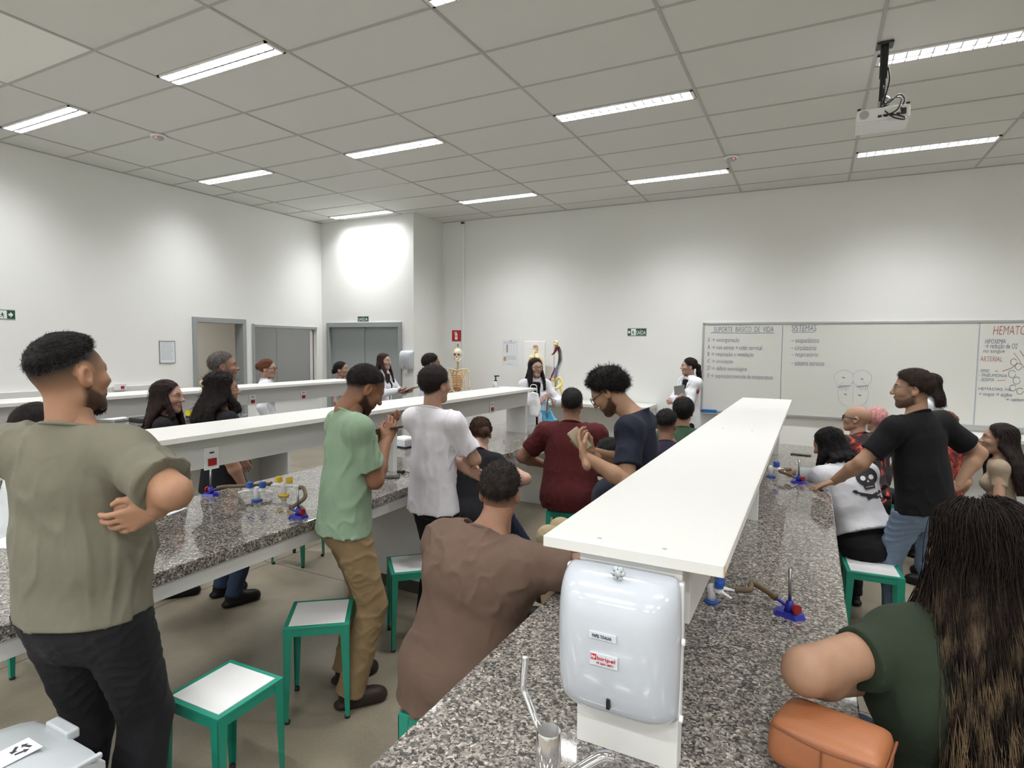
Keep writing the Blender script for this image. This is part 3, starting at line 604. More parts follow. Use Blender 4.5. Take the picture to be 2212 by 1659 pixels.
g1 = at_z(555, 1082, GZ); gas_tap(g1, 'double gas tap with blue knobs on the middle bench', ('vblue', 'vblue', 'vblue'), math.radians(15), ((-.8, -.5), (.9, .1)))
g2 = at_z(585, 1074, GZ); gas_tap(g2+Vector((.04, .06, 0)), 'double gas tap with yellow knobs on the middle bench', ('vyel', 'vyel', 'vyel'), math.radians(10), ((-.95, .1), (.95, .2)))
g3 = Vector((-.285, 2.13, GZ)); gas_tap(g3, 'blue knobbed gas tap behind the dispenser on the near bench', ('vblue', 'vblue', 'vblue'), math.radians(-10), ((.8, .6), (.9, -.3))).scale = (.82, .82, .78)
g4 = Vector((-.225, 4.45, GZ)); gas_tap(g4, 'white gas tap near the far end of the near bench', ('vblue', 'vblue', 'vblue'), 0, ((.8, .5), (.9, -.3)))
def burner(loc, label, rz=0):
    t = thing('bunsen_burner', label, 'burner', loc, rz)
    bm = bmesh.new(); prism(bm, [(.055, .0), (.035, .038), (-.04, .036), (-.055, .0), (-.04, -.036), (.035, -.038)], 0, .012); 
    for v in bm.verts:
        if v.co.z > .006: v.co.x *= .8; v.co.y *= .8; v.co.z = .014
    obj('base', bm, M['blue'], t); obj('hub', L([(.018, .012), (.013, .03), (.012, .048), (0, .05)], n=16), M['blue'], t, smooth=True)
    obj('gas_inlet', T([(-.012, 0, .03), (-.04, .0, .042)], .0065, 10), M['blue'], t)
    obj('control_knob', tube(T([(.012, -.006, .03), (.024, -.012, .032)], .006, 8), [(.024, -.012, .032), (.034, -.017, .033)], .016, 14), M['red'], t, sharp=40)
    obj('barrel', T([(0, 0, .045), (-.004, 0, .16)], .0055, 12), M['steel'], t, smooth=True)
    return t
b1 = at_z(645, 1117, GZ); burner(b1, 'blue bunsen burner at the front edge of the middle bench beside green shirt', math.radians(20))
b2 = at_z(455, 1070, GZ); burner(b2, 'blue bunsen burner beside the olive man\'s elbow on the middle bench', math.radians(200))
b3 = at_z(1705, 1328, GZ); burner(b3, 'nearest blue bunsen burner with red knob on the near bench', math.radians(-20))
b4 = at_z(1725, 1043, GZ); burner(b4, 'blue bunsen burner beside the elbow of the skull shirt woman', math.radians(-10))
b5 = at_z(8, 985, GZ); burner(b5, 'blue bunsen burner at the far left edge of the picture', math.radians(40))
def hose(a, b, label, sag=.0, mids=None):
    a, b = Vector(a), Vector(b); m1 = a.lerp(b, .3)+Vector((0, 0, .03)); m2 = a.lerp(b, .7)+Vector((0, 0, -.0))
    P = smooth_path([a]+(mids or [m1, m2])+[b], 7); rs = [.0105]*len(P); rs[0] = rs[1] = .013; rs[-1] = rs[-2] = .0125
    o = obj('rubber_hose', T(P, rs, 12), M['hose'], smooth=True); tag(o, label, 'hose', 'gas hoses on the benches'); return o
def inl(b, rz): c = Vector((-.045, 0, .045)); c.rotate(Matrix.Rotation(rz, 3, 'Z')); return b+c
hose(g2+Vector((.15, .08, .058)), inl(b1, math.radians(20)), 'short brown rubber hose arching to the burner beside the green shirt', mids=[g2+Vector((.2, .06, .065)), b1+Vector((-.05, .09, .075))])
hose(g2+Vector((-.07, .07, .058)), inl(b2, math.radians(200)), 'straight brown hose to the burner beside the olive man\'s elbow', mids=[g2.lerp(b2, .4)+Vector((0, .02, .06)), g2.lerp(b2, .75)+Vector((0, 0, .055))])
hose(g3+Vector((.075, .04, .046)), inl(b3, math.radians(-20)), 'brown rubber hose hanging to the nearest burner on the near bench', mids=[g3+Vector((.12, .045, .052)), b3+Vector((-.12, .055, .066))])
hose(g4+Vector((.085, .045, .058)), inl(b4, math.radians(-10)), 'brown rubber hose by the elbow of the skull shirt woman', mids=[g4+Vector((.12, .04, .06)), b4+Vector((-.12, .04, .06))])
P0 = at_z(-60, 975, GZ)+Vector((0, 0, .03)); hose(P0, b5+Vector((-.05, 0, .04)), 'dark hose at the far left edge of the picture', mids=[P0.lerp(b5, .5)+Vector((0, 0, .04))])

# ------------------------------------------------------------ loose things on the benches
def slab(name, label, cat, p, w, d, h, rz, m, parts=(), z=GZ, bev=.004):
    t = thing(name, label, cat, (p.x, p.y, z), math.radians(rz)); obj('body', B(-w/2, w/2, -d/2, d/2, 0, h, bev), M[m], t)
    for nm, x0, x1, y0, y1, z0, z1, mm in parts: obj(nm, B(x0, x1, y0, y1, z0, z1), M[mm], t)
    return t
def phone(label, p, rz, z=GZ): return slab('mobile_phone', label, 'phone', p, .075, .155, .009, rz, 'black', (('screen', -.034, .034, -.072, .072, .009, .0095, 'screen'),), z)
phone('black phone lying on the near bench beyond the far burner', at_z(1730, 983, GZ), 85)
phone('black phone lying on the middle bench below the green man\'s hands', at_z(838, 1032, GZ), -60)
t = thing('cable_adapter', 'small black adapter with curled cable beside the lying phone', 'cable', at_z(868, 1022, GZ)); obj('plug', B(-.03, .02, -.018, .018, 0, .02, .004), M['black'], t)
obj('cable', T(smooth_path([(.02, 0, .01), (.05, .02, .004), (.06, -.02, .02), (.03, -.03, .004)], 5), .0025, 6), M['black'], t)
p = at_z(874, 945, .98); t = thing('box_with_pages', 'open white carton on a black tablet behind the white shirt man', 'box', (p.x, p.y, GZ), math.radians(-10))
obj('tablet', B(-.12, .1, -.09, .09, 0, .012, .003), M['black'], t); obj('carton', B(-.11, .09, -.08, .08, .012, .075, .004), M['paper'], t); obj('page_fold', B(-.09, .08, -.07, .075, .075, .082, .002), M['white'], t)
p = at_z(1022, 930, GZ); t = thing('water_bottle', 'clear water bottle with black handled lid by the bent over woman', 'bottle', (-3.02, 4.7, GZ))
obj('bottle_body', L([(.045, 0), (.047, .01), (.047, .14), (.04, .155), (0, .156)], n=20), M['trans'], t, smooth=True); obj('lid', L([(.05, .15), (.05, .18), (.03, .19), (0, .19)], n=20), M['black'], t, smooth=True)
obj('handle', T([(-.025, 0, .185), (-.025, 0, .24), (.025, 0, .24), (.025, 0, .185)], .006, 8), M['black'], t)
t = thing('sheet_of_paper', 'white sheet under the hands of the man in olive', 'paper', at_z(350, 1103, GZ), .3); obj('sheet', B(-.1, .1, -.07, .07, 0, .002), M['paper'], t)
t = thing('sheet_of_paper', 'white sheets on the middle bench at the left edge of the picture', 'paper', at_z(70, 1168, GZ), .5); obj('sheet', B(-.15, .14, -.1, .1, 0, .004), M['paper'], t); obj('blue_cover', B(-.14, .02, .08, .14, 0, .02, .004), M['vblue'], t)
def tray(px, py, label, w=.3, d=.2):
    p = at_z(px, py, GZ); t = thing('instrument_tray', label, 'tray', (min(p.x, -6.75), p.y, GZ), .2); obj('tray_body', B(-w/2, w/2, -d/2, d/2, 0, .02, .006), M['steel'], t); obj('cloth', B(-w/2+.02, w/2-.03, -d/2+.02, d/2-.02, .02, .045, .015), M['bagw'], t); return t
tray(240, 910, 'steel tray with white cloth on the left wall counter behind the long haired woman', .34, .22); tray(22, 934, 'steel tray with white cloth at the left end of the wall counter', .34, .24)
t = thing('dark_case', 'dark flat case beside the tray on the wall counter', 'case', at_z(285, 908, GZ)); t.location.x = -6.7; obj('case', B(-.14, .14, -.1, .1, 0, .05, .012), M['black'], t)
p = at_z(412, 905, GZ); t = thing('yellow_box', 'bright yellow cardboard box on the wall counter', 'box', (-6.7, p.y+.1, GZ), .1); obj('box_body', B(-.13, .13, -.09, .09, 0, .1, .002), M['yellow'], t); obj('lid', B(-.135, .135, -.095, .095, .085, .125, .002), M['yellow'], t); obj('dark_base', B(-.14, .14, -.1, .1, 0, .03), M['inkk'], t)
# things under the far shelf
p = at_z(590, 905, GZ); t = thing('plastic_tub', 'large translucent plastic bowl with white handle on the farthest bench', 'bowl', (-5.02, 3.75, GZ))
obj('bowl', L([(.09, 0), (.16, .1), (.18, .2), (.186, .205), (.175, .2), (.155, .1), (.08, .008), (0, .008)], n=28), M['trans'], t, smooth=True); obj('handle', T(smooth_path([(-.16, -.08, .2), (-.1, -.2, .1), (.05, -.2, .08), (.16, -.08, .2)], 6), .008, 8), M['white'], t)
t = thing('folded_papers', 'stack of white papers leaning beside the plastic bowl', 'paper', (-4.93, 3.25, GZ), .2)
for k in range(3): obj('sheet', B(-.1+k*.01, .1, -.08+k*.03, -.07+k*.03, 0, .2-.02*k), M['paper'], t)
t = thing('amber_bottle', 'pair of dark brown reagent jars beneath the end of the far shelf', 'jar', (-5.0, 4.95, GZ)); 
for k in (0, 1): o = obj('jar', L([(.04, 0), (.04, .11), (.025, .13), (.025, .14), (0, .14)], (0, k*.12, .0), 16), M['stitch'], t, smooth=True); obj('cap', L([(.028, .14), (.028, .165), (0, .166)], (0, k*.12, 0), 16), M['black'], o)
t = thing('pump_bottle', 'hand sanitiser bottle with black pump before the back wall', 'bottle', (-3.62, 5.9, GZ)); t.location = (-2.93, 5.35, 1.37)
obj('bottle_body', L([(.03, 0), (.032, .01), (.03, .05), (.014, .06), (.014, .07), (0, .07)], n=16), M['trans'], t, smooth=True); obj('pump', tube(tube(T([(0, 0, .065), (0, 0, .075)], .017, 12), [(0, 0, .07), (0, 0, .115)], .007), [(-.015, 0, .115), (.04, 0, .118)], .007), M['black'], t)
# far end of the middle bench: sink tap, bags
t = thing('gooseneck_tap', 'chrome tap at the far end of the middle bench beneath white bag', 'tap', (-2.45, 5.6, GZ))
obj('base_flange', L([(.03, 0), (.03, .008), (0, .009)], n=16), M['chrome'], t); obj('spout', T(smooth_path([(0, 0, 0), (0, 0, .3), (.02, 0, .36), (.07, -.02, .36), (.09, -.03, .3)], 5), .010, 10), M['steel'], t, smooth=True); obj('lever', T([(0, 0, .2), (.05, -.03, .26)], .006), M['chrome'], t)
def bag(name, label, loc, w, h, d, m, seed, lean=0):
    bm = bmesh.new(); n = 14; rows = []
    for j in range(11):
        v = j/10; zz = h*v; ww = w*(.72+.4*math.sin(PI*min(1, v*.9+.05)))*.5; dd = d*(1-.75*v)*.5; row = []
        for k in range(n):
            a = 2*PI*k/n; x = ww*math.copysign(abs(math.cos(a))**.7, math.cos(a)); y = dd*math.sin(a); q = Vector((x, y, zz)); q += Vector((1, 1, .3))*.018*noise(Vector((x*14+seed, y*14, zz*14)))
            q.x += lean*v; row.append(bm.verts.new(q))
        rows.append(row)
    for a, b in zip(rows, rows[1:]):
        for k in range(n): bm.faces.new((a[k], a[(k+1) % n], b[(k+1) % n], b[k]))
    bm.faces.new(rows[0][::-1]); bm.faces.new(rows[-1])
    t = thing(name, label, 'bag', loc); o = obj('bag_body', bm, M[m], t, smooth=True); ss = o.modifiers.new('s', 'SUBSURF'); ss.levels = ss.render_levels = 1
    obj('bag_handle', T(smooth_path([(-.04+lean, 0, h), (-.03+lean, 0, h+.07), (.03+lean, 0, h+.07), (.04+lean, 0, h)], 5), .004, 6), M[m], t)
    return t
bag('blue_bag', 'crumpled bright blue bag standing on the end of the middle bench', (-2.36, 5.62, GZ), .15, .24, .1, 'bag', 3, -.12)
bag('white_bag', 'white plastic bag hanging from the end of the middle shelf', (-2.56, 5.56, 1.06), .12, .26, .08, 'bagw', 7, -.03)
t = thing('black_cloth', 'black cloth lying under the blue bag', 'cloth', (-2.42, 5.3, GZ)); obj('cloth', ball(bmesh.new(), (0, 0, .008), .1, (1, .5, .12)), M['black'], t, smooth=True)
t = thing('black_cloth', 'black jacket on the bench under the arm of the bent over woman', 'cloth', (-2.4, 3.95, GZ)); bm = ball(bmesh.new(), (0, 0, .01), .16, (1, .8, .22), 24, 16)
for v in bm.verts: v.co.z = max(.001, v.co.z+.012*noise(v.co*25))
obj('cloth', bm, M['black'], t, smooth=True)

# litter bin bottom left
t = thing('litter_bin', 'grey plastic litter bin with recycling sticker at the lower left corner', 'bin', (-1.925, .65, 0), math.radians(90))
hw, hd, H = .22, .17, .60
bm = bmesh.new(); box(bm, -hw, hw, -hd, hd, 0, H, .02)
for v in bm.verts:
    k = .84+.16*v.co.z/H; v.co.x *= k; v.co.y *= k
obj('bin_body', bm, M['bin'], t, sharp=40)
bm = bmesh.new(); rows = []
for x, z in ((-.24, .0), (-.24, .035), (-.2, .055), (-.12, .075), (.0, .08), (.12, .075), (.2, .055), (.24, .035), (.24, 0)): rows.append([bm.verts.new((x, y, H-.01+z*(1 if abs(y) < .16 else .75))) for y in (-.19, -.17, -.12, .12, .17, .19)])
for a, b in zip(rows, rows[1:]):
    for k in range(5): bm.faces.new((a[k], a[k+1], b[k+1], b[k]))
for k in (0, 5): bm.faces.new([r[k] for r in rows])
bm.faces.new([v for v in rows[0]]+[v for v in rows[-1][::-1]])
lid = obj('lid', bm, M['bin'], t, sharp=50); obj('lid_rib', B(-.235, .235, -.19, -.175, H+.03, H+.045, .004), M['bin'], lid); obj('hinge', B(.225, .262, -.02, .10, H+.02, H+.05, .006), M['bin'], lid)
obj('rim_gap', B(-.225, .225, -.178, .178, H-.02, H-.008), M['black'], t)
stk = obj('sticker', B(-.12, .150, -.058, .020, H+.070, H+.0725), M['paper'], lid); bm = bmesh.new()
for k in range(3):
    a = k*2*PI/3+.3; c, s_ = math.cos(a), math.sin(a)
    pts = [(-.016, -.004), (.004, -.004), (.004, -.010), (.016, 0), (.004, .010), (.004, .004), (-.016, .004)]
    prism(bm, [(.115+.015*c-u_*s_-v_*c, -.02+.015*s_+u_*c-v_*s_) for u_, v_ in pts], H+.0725, H+.0732)
obj('recycling_symbol', bm, M['inkk'], stk); bm = bmesh.new()
for k in range(2): lines(bm, -.10, .055, -.05+k*.034, -.022+k*.034, 3, lambda a, b, c: (a, b, H+.0713+c), .5)
obj('sticker_print', bm, M['inkk'], stk)

# tan leather bag on the near bench, right
t = thing('leather_bag', 'tan leather shoulder bag at the bench edge under the long-haired woman\'s arm', 'bag', (.068, 1.38, GZ), math.radians(-15))
bm = bmesh.new(); box(bm, -.11, .11, -.08, .08, 0, .11, .03); bmesh.ops.subdivide_edges(bm, edges=bm.edges, cuts=1, use_grid_fill=True)
for v in bm.verts: v.co += v.co.normalized()*.008*noise(v.co*12); v.co.z = max(0, v.co.z)
o = obj('bag_body', bm, M['leather'], t, smooth=True); ss = o.modifiers.new('s', 'SUBSURF'); ss.levels = ss.render_levels = 1
obj('piping', T(smooth_path([(-.108, -.06, .085), (-.09, -.078, .095), (0, -.084, .09), (.09, -.078, .095), (.108, -.06, .085), (.11, .05, .09)], 5), .003, 6), M['stitch'], t); obj('seam', T([(.0, -.082, .085), (.0, -.084, .01)], .0015, 5), M['stitch'], t)

# ------------------------------------------------------------ teaching models
def skeleton():
    t = thing('skeleton_model', 'life size teaching skeleton standing before the back wall', 'skeleton', (-5.12, 8.05, 0), math.radians(24))
    obj('stand', tube(L([(.25, 0), (.25, .02), (.03, .05), (0, .05)], n=20), [(0, .08, .03), (0, .08, 1.79)], .012), M['alu'], t); obj('hook', T(smooth_path([(0, .08, 1.79), (0, .04, 1.82), (0, 0, 1.8)], 4), .006), M['inkk'], t)
    sk = bmesh.new(); ball(sk, (0, .02, 1.68), .085, (.9, 1.08, .95), 24, 16); ball(sk, (0, -.035, 1.615), .055, (.9, .8, 1), 16, 12)
    s = obj('skull', sk, M['bonew'], t, smooth=True)
    for sx in (-1, 1): obj('eye_socket', ball(bmesh.new(), (sx*.03, -.072, 1.655), .019, (1.1, .6, 1)), M['stitch'], s, smooth=True)
    obj('nose_cavity', ball(bmesh.new(), (0, -.078, 1.622), .012, (.8, .6, 1.2)), M['stitch'], s)
    bm = tube(bmesh.new(), smooth_path([(-.055, .01, 1.62), (-.05, -.02, 1.565), (0, -.075, 1.55), (.05, -.02, 1.565), (.055, .01, 1.62)], 5), .011); obj('jaw', bm, M['bonew'], s, smooth=True)
    obj('teeth', B(-.022, .022, -.084, -.07, 1.572, 1.594, .003), M['white'], s)
    for k in range(24): z = 1.54-.024*k; obj('vertebra', ball(bmesh.new(), (0, .035+.02*math.sin(k*.27), z), .016+.0004*k, (1.3, 1.1, .6), 10, 6), M['bone'], t, smooth=True)
    for s_ in (-1, 1):
        for k in range(11):
            z = 1.40-.034*k; w = .075+.055*math.sin(min(1, (k+1)/7)*PI/2); e = .01 if k < 8 else .07
            P_ = smooth_path([(0, .055, z+.03), (s_*w*.7, .065, z+.02), (s_*w, .0, z-.01), (s_*w*.75, -.07, z-.04), (s_*e, -.09, z-.035+(.02 if k > 5 else 0))], 4)
            obj('rib', T(P_, .0055, 6), M['bone'], t, smooth=True)
        obj('clavicle', T(smooth_path([(s_*.015, -.07, 1.40), (s_*.09, -.06, 1.425), (s_*.17, -.0, 1.42)], 4), .008), M['bonew'], t, smooth=True)
        obj('scapula', prism(bmesh.new(), [(s_*.05, 1.40), (s_*.16, 1.41), (s_*.09, 1.24)], .075, .083, lambda a, b, c: (a, c, b)), M['bone'], t)
        obj('upper_arm_bone', T([(s_*.18, .0, 1.40), (s_*.19, .0, 1.37), (s_*.2, .01, 1.14), (s_*.205, .01, 1.11)], [.022, .011, .011, .02], 10), M['bonew'], t, smooth=True)
        for q in (-.012, .012): obj('forearm_bone', T([(s_*.205+q, .01, 1.1), (s_*.22+q, -.01, .86)], .0075, 8), M['bonew'], t, smooth=True)
        hd_ = obj('hand_bones', T([(s_*.22, -.01, .85), (s_*.225, -.015, .8)], .018, 8), M['bone'], t)
        for k in range(5): obj('finger_bone', T([(s_*.225-.025+.0125*k, -.015, .8), (s_*.228-.035+.018*k, -.02, .71)], .005, 6), M['bone'], hd_)
        obj('hip_bone', T(smooth_path([(s_*.02, .06, .95), (s_*.1, .06, 1.04), (s_*.14, .0, 1.02), (s_*.1, -.05, .95), (s_*.02, -.06, .9)], 4), [.02]*17, 8), M['boned'], t, smooth=True)
        obj('thigh_bone', T([(s_*.1, 0, .93), (s_*.13, 0, .9), (s_*.08, 0, .5), (s_*.08, 0, .47)], [.022, .014, .014, .028], 10), M['bone'], t, smooth=True)
        obj('shin_bone', T([(s_*.08, 0, .46), (s_*.08, 0, .42), (s_*.08, .01, .1)], [.026, .013, .012], 10), M['bone'], t, smooth=True)
        obj('foot_bones', ball(bmesh.new(), (s_*.085, -.05, .075), .05, (.7, 1.9, .5)), M['bone'], t, smooth=True)
    obj('sternum', B(-.016, .016, -.095, -.083, 1.19, 1.40, .004), M['boned'], t)
    obj('sacrum', ball(bmesh.new(), (0, .06, .96), .045, (1, .5, 1.3)), M['boned'], t, smooth=True)
    obj('organ_sheet', ball(bmesh.new(), (0, .02, 1.2), .085, (1.0, .5, 1.9)), M['boned'], t, smooth=True)
skeleton()
def spine_model():
    t = thing('spine_model', 'flexible spine model with pelvis on a stand on the white counter', 'spine model', (-3.42, 8.12, .985))
    obj('stand_base', L([(.12, 0), (.12, .012), (.02, .02), (0, .02)], (0, .0, 0), 20), M['alu'], t); obj('stand_rod', T([(0, 0, .01), (0, 0, .24)], .014, 10), M['steel'], t); obj('rear_rod', T([(0, .0, .2), (-.03, 0, .5), (-.03, 0, .88), (-.01, 0, .9), (.02, 0, .89)], .005), M['steel'], t)
    P_ = smooth_path([(.0, 0, .33), (-.005, 0, .42), (.045, 0, .56), (.06, 0, .66), (.045, 0, .76), (.01, 0, .83)], 7); n = len(P_)
    for i, q in enumerate(P_[:-1]):
        if i % 1 == 0:
            big = i < n*.35; r = .026 if big else .02-.006*(i/n)
            v = obj('vertebra', ball(bmesh.new(), q, r, (1.1, 1.1, .5), 12, 8), M['disc' if big else 'spink'], t, smooth=True)
            obj('spinous_process', T([q, q+Vector((.045 if not big else .05, 0, -.012))], [.007, .004], 6), M['black' if not big else 'disc'], v)
    obj('cord', T([p_+Vector((-.018, 0, 0)) for p_ in P_], .006, 6), M['spiny'], t)
    pel = obj('pelvis', tube(tube(T(smooth_path([(0, 0, .3), (-.06, -.02, .33), (-.1, -.03, .28), (-.06, -.07, .2), (0, -.08, .19)], 5), [.02]*21, 8), smooth_path([(0, 0, .3), (.07, -.02, .35), (.11, -.02, .27), (.07, -.07, .2), (0, -.08, .19)], 5), [.02]*21, 8), [(0, .02, .33), (0, .03, .24)], [.035, .02], 10), M['spiny'], t, smooth=True)
    for s in (-1, 1): obj('thigh_stub', ball(T([(s*.1, -.03, .22), (s*.12, -.035, .1)], [.022, .014], 10), (s*.095, -.03, .235), .026), M['spiny'], t, smooth=True)
    obj('muscle', T([(-.05, -.02, .36), (-.09, -.03, .3), (-.12, -.03, .22)], [.015, .024, .02], 8), M['spinr'], t, smooth=True)
    obj('muscle', T([(-.005, -.01, .5), (-.06, -.02, .36)], [.01, .014], 8), M['spinr'], t, smooth=True)
    obj('neck_muscle', T(smooth_path([(.02, -.01, .82), (.0, -.01, .76), (-.03, -.02, .71), (-.06, -.02, .69)], 4), [.026, .028, .026, .024, .022, .02, .018, .016, .014, .012, .01, .009, .008], 8), M['spinr'], t, smooth=True)
    obj('skull_base', ball(ball(bmesh.new(), (.0, 0, .845), .035, (1.2, 1, .7)), (.015, -.01, .87), .02), M['spiny'], t, smooth=True)
spine_model()
t = thing('torso_relief_board', 'white relief board with a human figure propped behind the presenter', 'anatomical model', (-4.04, 8.30, .93))
obj('backing_board', B(0, .36, 0, .03, 0, .95, .006), M['white'], t)
fy = lambda a, b, c: (a, -c, b)
bm = bmesh.new(); ball(bm, (.2, 0, .85), .05, (.9, .6, 1.15), 16, 12); tube(bm, [(.2, 0, .82), (.2, 0, .75)], .024, 10)
tube(bm, [(.2, -.0, .76), (.2, 0, .66), (.2, 0, .5), (.2, 0, .40), (.2, 0, .33)], [.03, .075, .062, .052, .066], 16)
for s in (-1, 1): tube(bm, smooth_path([(.2+s*.06, 0, .71), (.2+s*.1, 0, .66), (.2+s*.112, 0, .5), (.2+s*.12, 0, .33), (.2+s*.118, 0, .28)], 3), [.028, .027, .026, .025, .024, .022, .02, .018, .016, .015, .015, .016, .012], 8); tube(bm, [(.2+s*.032, 0, .35), (.2+s*.035, 0, .02)], [.042, .02], 10)
o = obj('figure', bm, M['bone'], t, smooth=True); obj('brain', ball(bmesh.new(), (.2, -.012, .875), .038, (1, .7, .8)), M['pink'], t, smooth=True)
obj('nerve_trunk', T([(.2, -.045, .83), (.2, -.08, .66), (.2, -.066, .4)], [.005, .012, .006]), M['spiny'], t, smooth=True)
for s in (-1, 1): obj('nerve_branch', T([(.2, -.06, .72), (.2+s*.09, -.03, .66), (.2+s*.115, -.025, .4)], .004, 6), M['spiny'], t)
t = thing('pink_model', 'pale pink rounded model on the white counter', 'model', (-2.72, 8.15, .985)); obj('model_body', ball(bmesh.new(), (0, 0, .05), .07, (1.3, .8, .7)), M['pink'], t, smooth=True); obj('model_foot', B(-.08, .08, -.05, .05, 0, .012, .003), M['white'], t)
t = thing('clipped_papers', 'white papers lying on the worktop under the whiteboard beside the beige shirt', 'paper', (1.28, 8.02, .86), .2); obj('sheet', B(-.15, .15, -.1, .1, 0, .012), M['paper'], t); obj('pen', T([(-.1, 0, .016), (.05, .03, .016)], .004), M['inkk'], t)
# ------------------------------------------------------------ people: signed distance modelling
class Sdf:
    def __init__(s, res): s.res = res; s.p = []; s.disp = None
    def add(s, fn, lo, hi, k=.02, op='u'): s.p.append((fn, np.array(lo, np.float32), np.array(hi, np.float32), k, op)); return s
    def cone(s, a, b, ra, rb, k=.02, op='u', F=None, q=1.0, end=None, start=None):
        a = np.array(a, np.float32); b = np.array(b, np.float32); ba = b-a; L2 = float(ba@ba)+1e-9; m = max(ra, rb)+.045
        if F is not None: F = np.array(F, np.float32)
        def fn(X, Y, Z):
            px, py, pz = X-a[0], Y-a[1], Z-a[2]; t0 = (px*ba[0]+py*ba[1]+pz*ba[2])/L2; t = np.clip(t0, 0, 1)
            px = px-t*ba[0]; py = py-t*ba[1]; pz = pz-t*ba[2]
            if F is not None:
                e = (px*F[0]+py*F[1]+pz*F[2])*(1/q-1); px = px+e*F[0]; py = py+e*F[1]; pz = pz+e*F[2]
            d = np.sqrt(px*px+py*py+pz*pz)-(ra+(rb-ra)*t)
            if F is not None: d = d*(.5+.5*q)
            Lb = math.sqrt(L2)
            if end is not None: d = np.maximum(d, (t0-end)*Lb)
            if start is not None: d = np.maximum(d, (start-t0)*Lb)
            return d
        return s.add(fn, np.minimum(a, b)-m, np.maximum(a, b)+m, k, op)
    def ell(s, c, r, M3=None, k=.02, op='u'):
        c = np.array(c, np.float32); r = np.array(r, np.float32); R = np.eye(3, dtype=np.float32) if M3 is None else np.array(M3, np.float32)
        def fn(X, Y, Z):
            px, py, pz = X-c[0], Y-c[1], Z-c[2]; q = [px*R[0, i]+py*R[1, i]+pz*R[2, i] for i in range(3)]
            k0 = np.sqrt(sum((q[i]/r[i])**2 for i in range(3))); k1 = np.sqrt(sum((q[i]/r[i]**2)**2 for i in range(3)))+1e-6
            return k0*(k0-1)/k1
        m = float(r.max())+.04
        return s.add(fn, c-m, c+m, k, op)
    def cut(s, fn): return s.add(fn, [-99]*3, [99]*3, 0, 'i')
    def mesh(s):
        us = [q for q in s.p if q[4] == 'u']; lo = np.min([q[1] for q in us], 0); hi = np.max([q[2] for q in us], 0); r = s.res
        n = np.ceil((hi-lo)/r).astype(int)+1
        ax = [(lo[i]+r*np.arange(n[i])).astype(np.float32) for i in range(3)]; G = np.full(n, .15, np.float32)
        for fn, a, b, k, op in s.p:
            i0 = np.clip(((a-lo)/r).astype(int), 0, n-1); i1 = np.clip(((b-lo)/r).astype(int)+2, 1, n); sl = tuple(slice(i0[i], i1[i]) for i in range(3))
            if any(i1[i] <= i0[i] for i in range(3)): continue
            d = fn(ax[0][sl[0], None, None], ax[1][None, sl[1], None], ax[2][None, None, sl[2]]); g = G[sl]
            if op == 'u':
                if k > 0: h = np.maximum(k-np.abs(g-d), 0)/k; G[sl] = np.minimum(g, d)-h*h*k*.25
                else: G[sl] = np.minimum(g, d)
            elif op == 's':
                if k > 0: h = np.maximum(k-np.abs(g+d), 0)/k; G[sl] = np.maximum(g, -d)+h*h*k*.25
                else: G[sl] = np.maximum(g, -d)
            elif op == '+': G[sl] = g+d
            else: G[sl] = np.maximum(g, d)
        if s.disp is not None:
            idx = np.nonzero(np.abs(G) < 3.2*r+.01)
            G[idx] += s.disp(ax[0][idx[0]], ax[1][idx[1]], ax[2][idx[2]])
        G[0] = G[-1] = 1; G[:, 0] = G[:, -1] = 1; G[:, :, 0] = G[:, :, -1] = 1
        I = G < 0; cnt = np.zeros(np.array(n)-1, np.int8)
        for dx in (0, 1):
            for dy in (0, 1):
                for dz in (0, 1): cnt += I[dx:n[0]-1+dx, dy:n[1]-1+dy, dz:n[2]-1+dz]
        act = np.nonzero((cnt > 0) & (cnt < 8)); N = len(act[0])
        if N == 0: return np.zeros((0, 3)), np.zeros((0, 4), int)
        cid = np.full(np.array(n)-1, -1, np.int64); cid[act] = np.arange(N); i, j, k = act
        cv = {}
        for dx in (0, 1):
            for dy in (0, 1):
                for dz in (0, 1): cv[dx, dy, dz] = G[i+dx, j+dy, k+dz]
        acc = np.zeros((N, 3)); w = np.zeros(N)
        for c0 in cv:
            for axi in range(3):
                if c0[axi]: continue
                c1 = list(c0); c1[axi] = 1; c1 = tuple(c1); g0, g1 = cv[c0], cv[c1]; m = (g0 < 0) != (g1 < 0); t = np.where(m, g0/np.where(m, g0-g1, 1), 0)
                P = np.stack([np.full(N, float(c0[q])) for q in range(3)], 1); P[:, axi] += t; acc += P*m[:, None]; w += m
        V = (acc/w[:, None]+np.stack([i, j, k], 1))*r+lo
        Q = []
        for axi in range(3):
            sl0 = [slice(1, -1)]*3; sl1 = [slice(1, -1)]*3; sl0[axi] = slice(0, -1); sl1[axi] = slice(1, None)
            a = I[tuple(sl0)]; b = I[tuple(sl1)]; e = np.array(np.nonzero(a != b)); sgn = a[tuple(e)]
            off = np.array([1, 1, 1]); off[axi] = 0; e = e+off[:, None]; u, v = [(1, 2), (2, 0), (0, 1)][axi]
            def cc(du, dv): x = e.copy(); x[u] -= du; x[v] -= dv; return cid[tuple(x)]
            q = np.stack([cc(1, 1), cc(0, 1), cc(0, 0), cc(1, 0)], 1); q[~sgn] = q[~sgn][:, ::-1]; Q.append(q)
        Q = np.concatenate(Q); Q = Q[(Q >= 0).all(1)]
        return V, Q

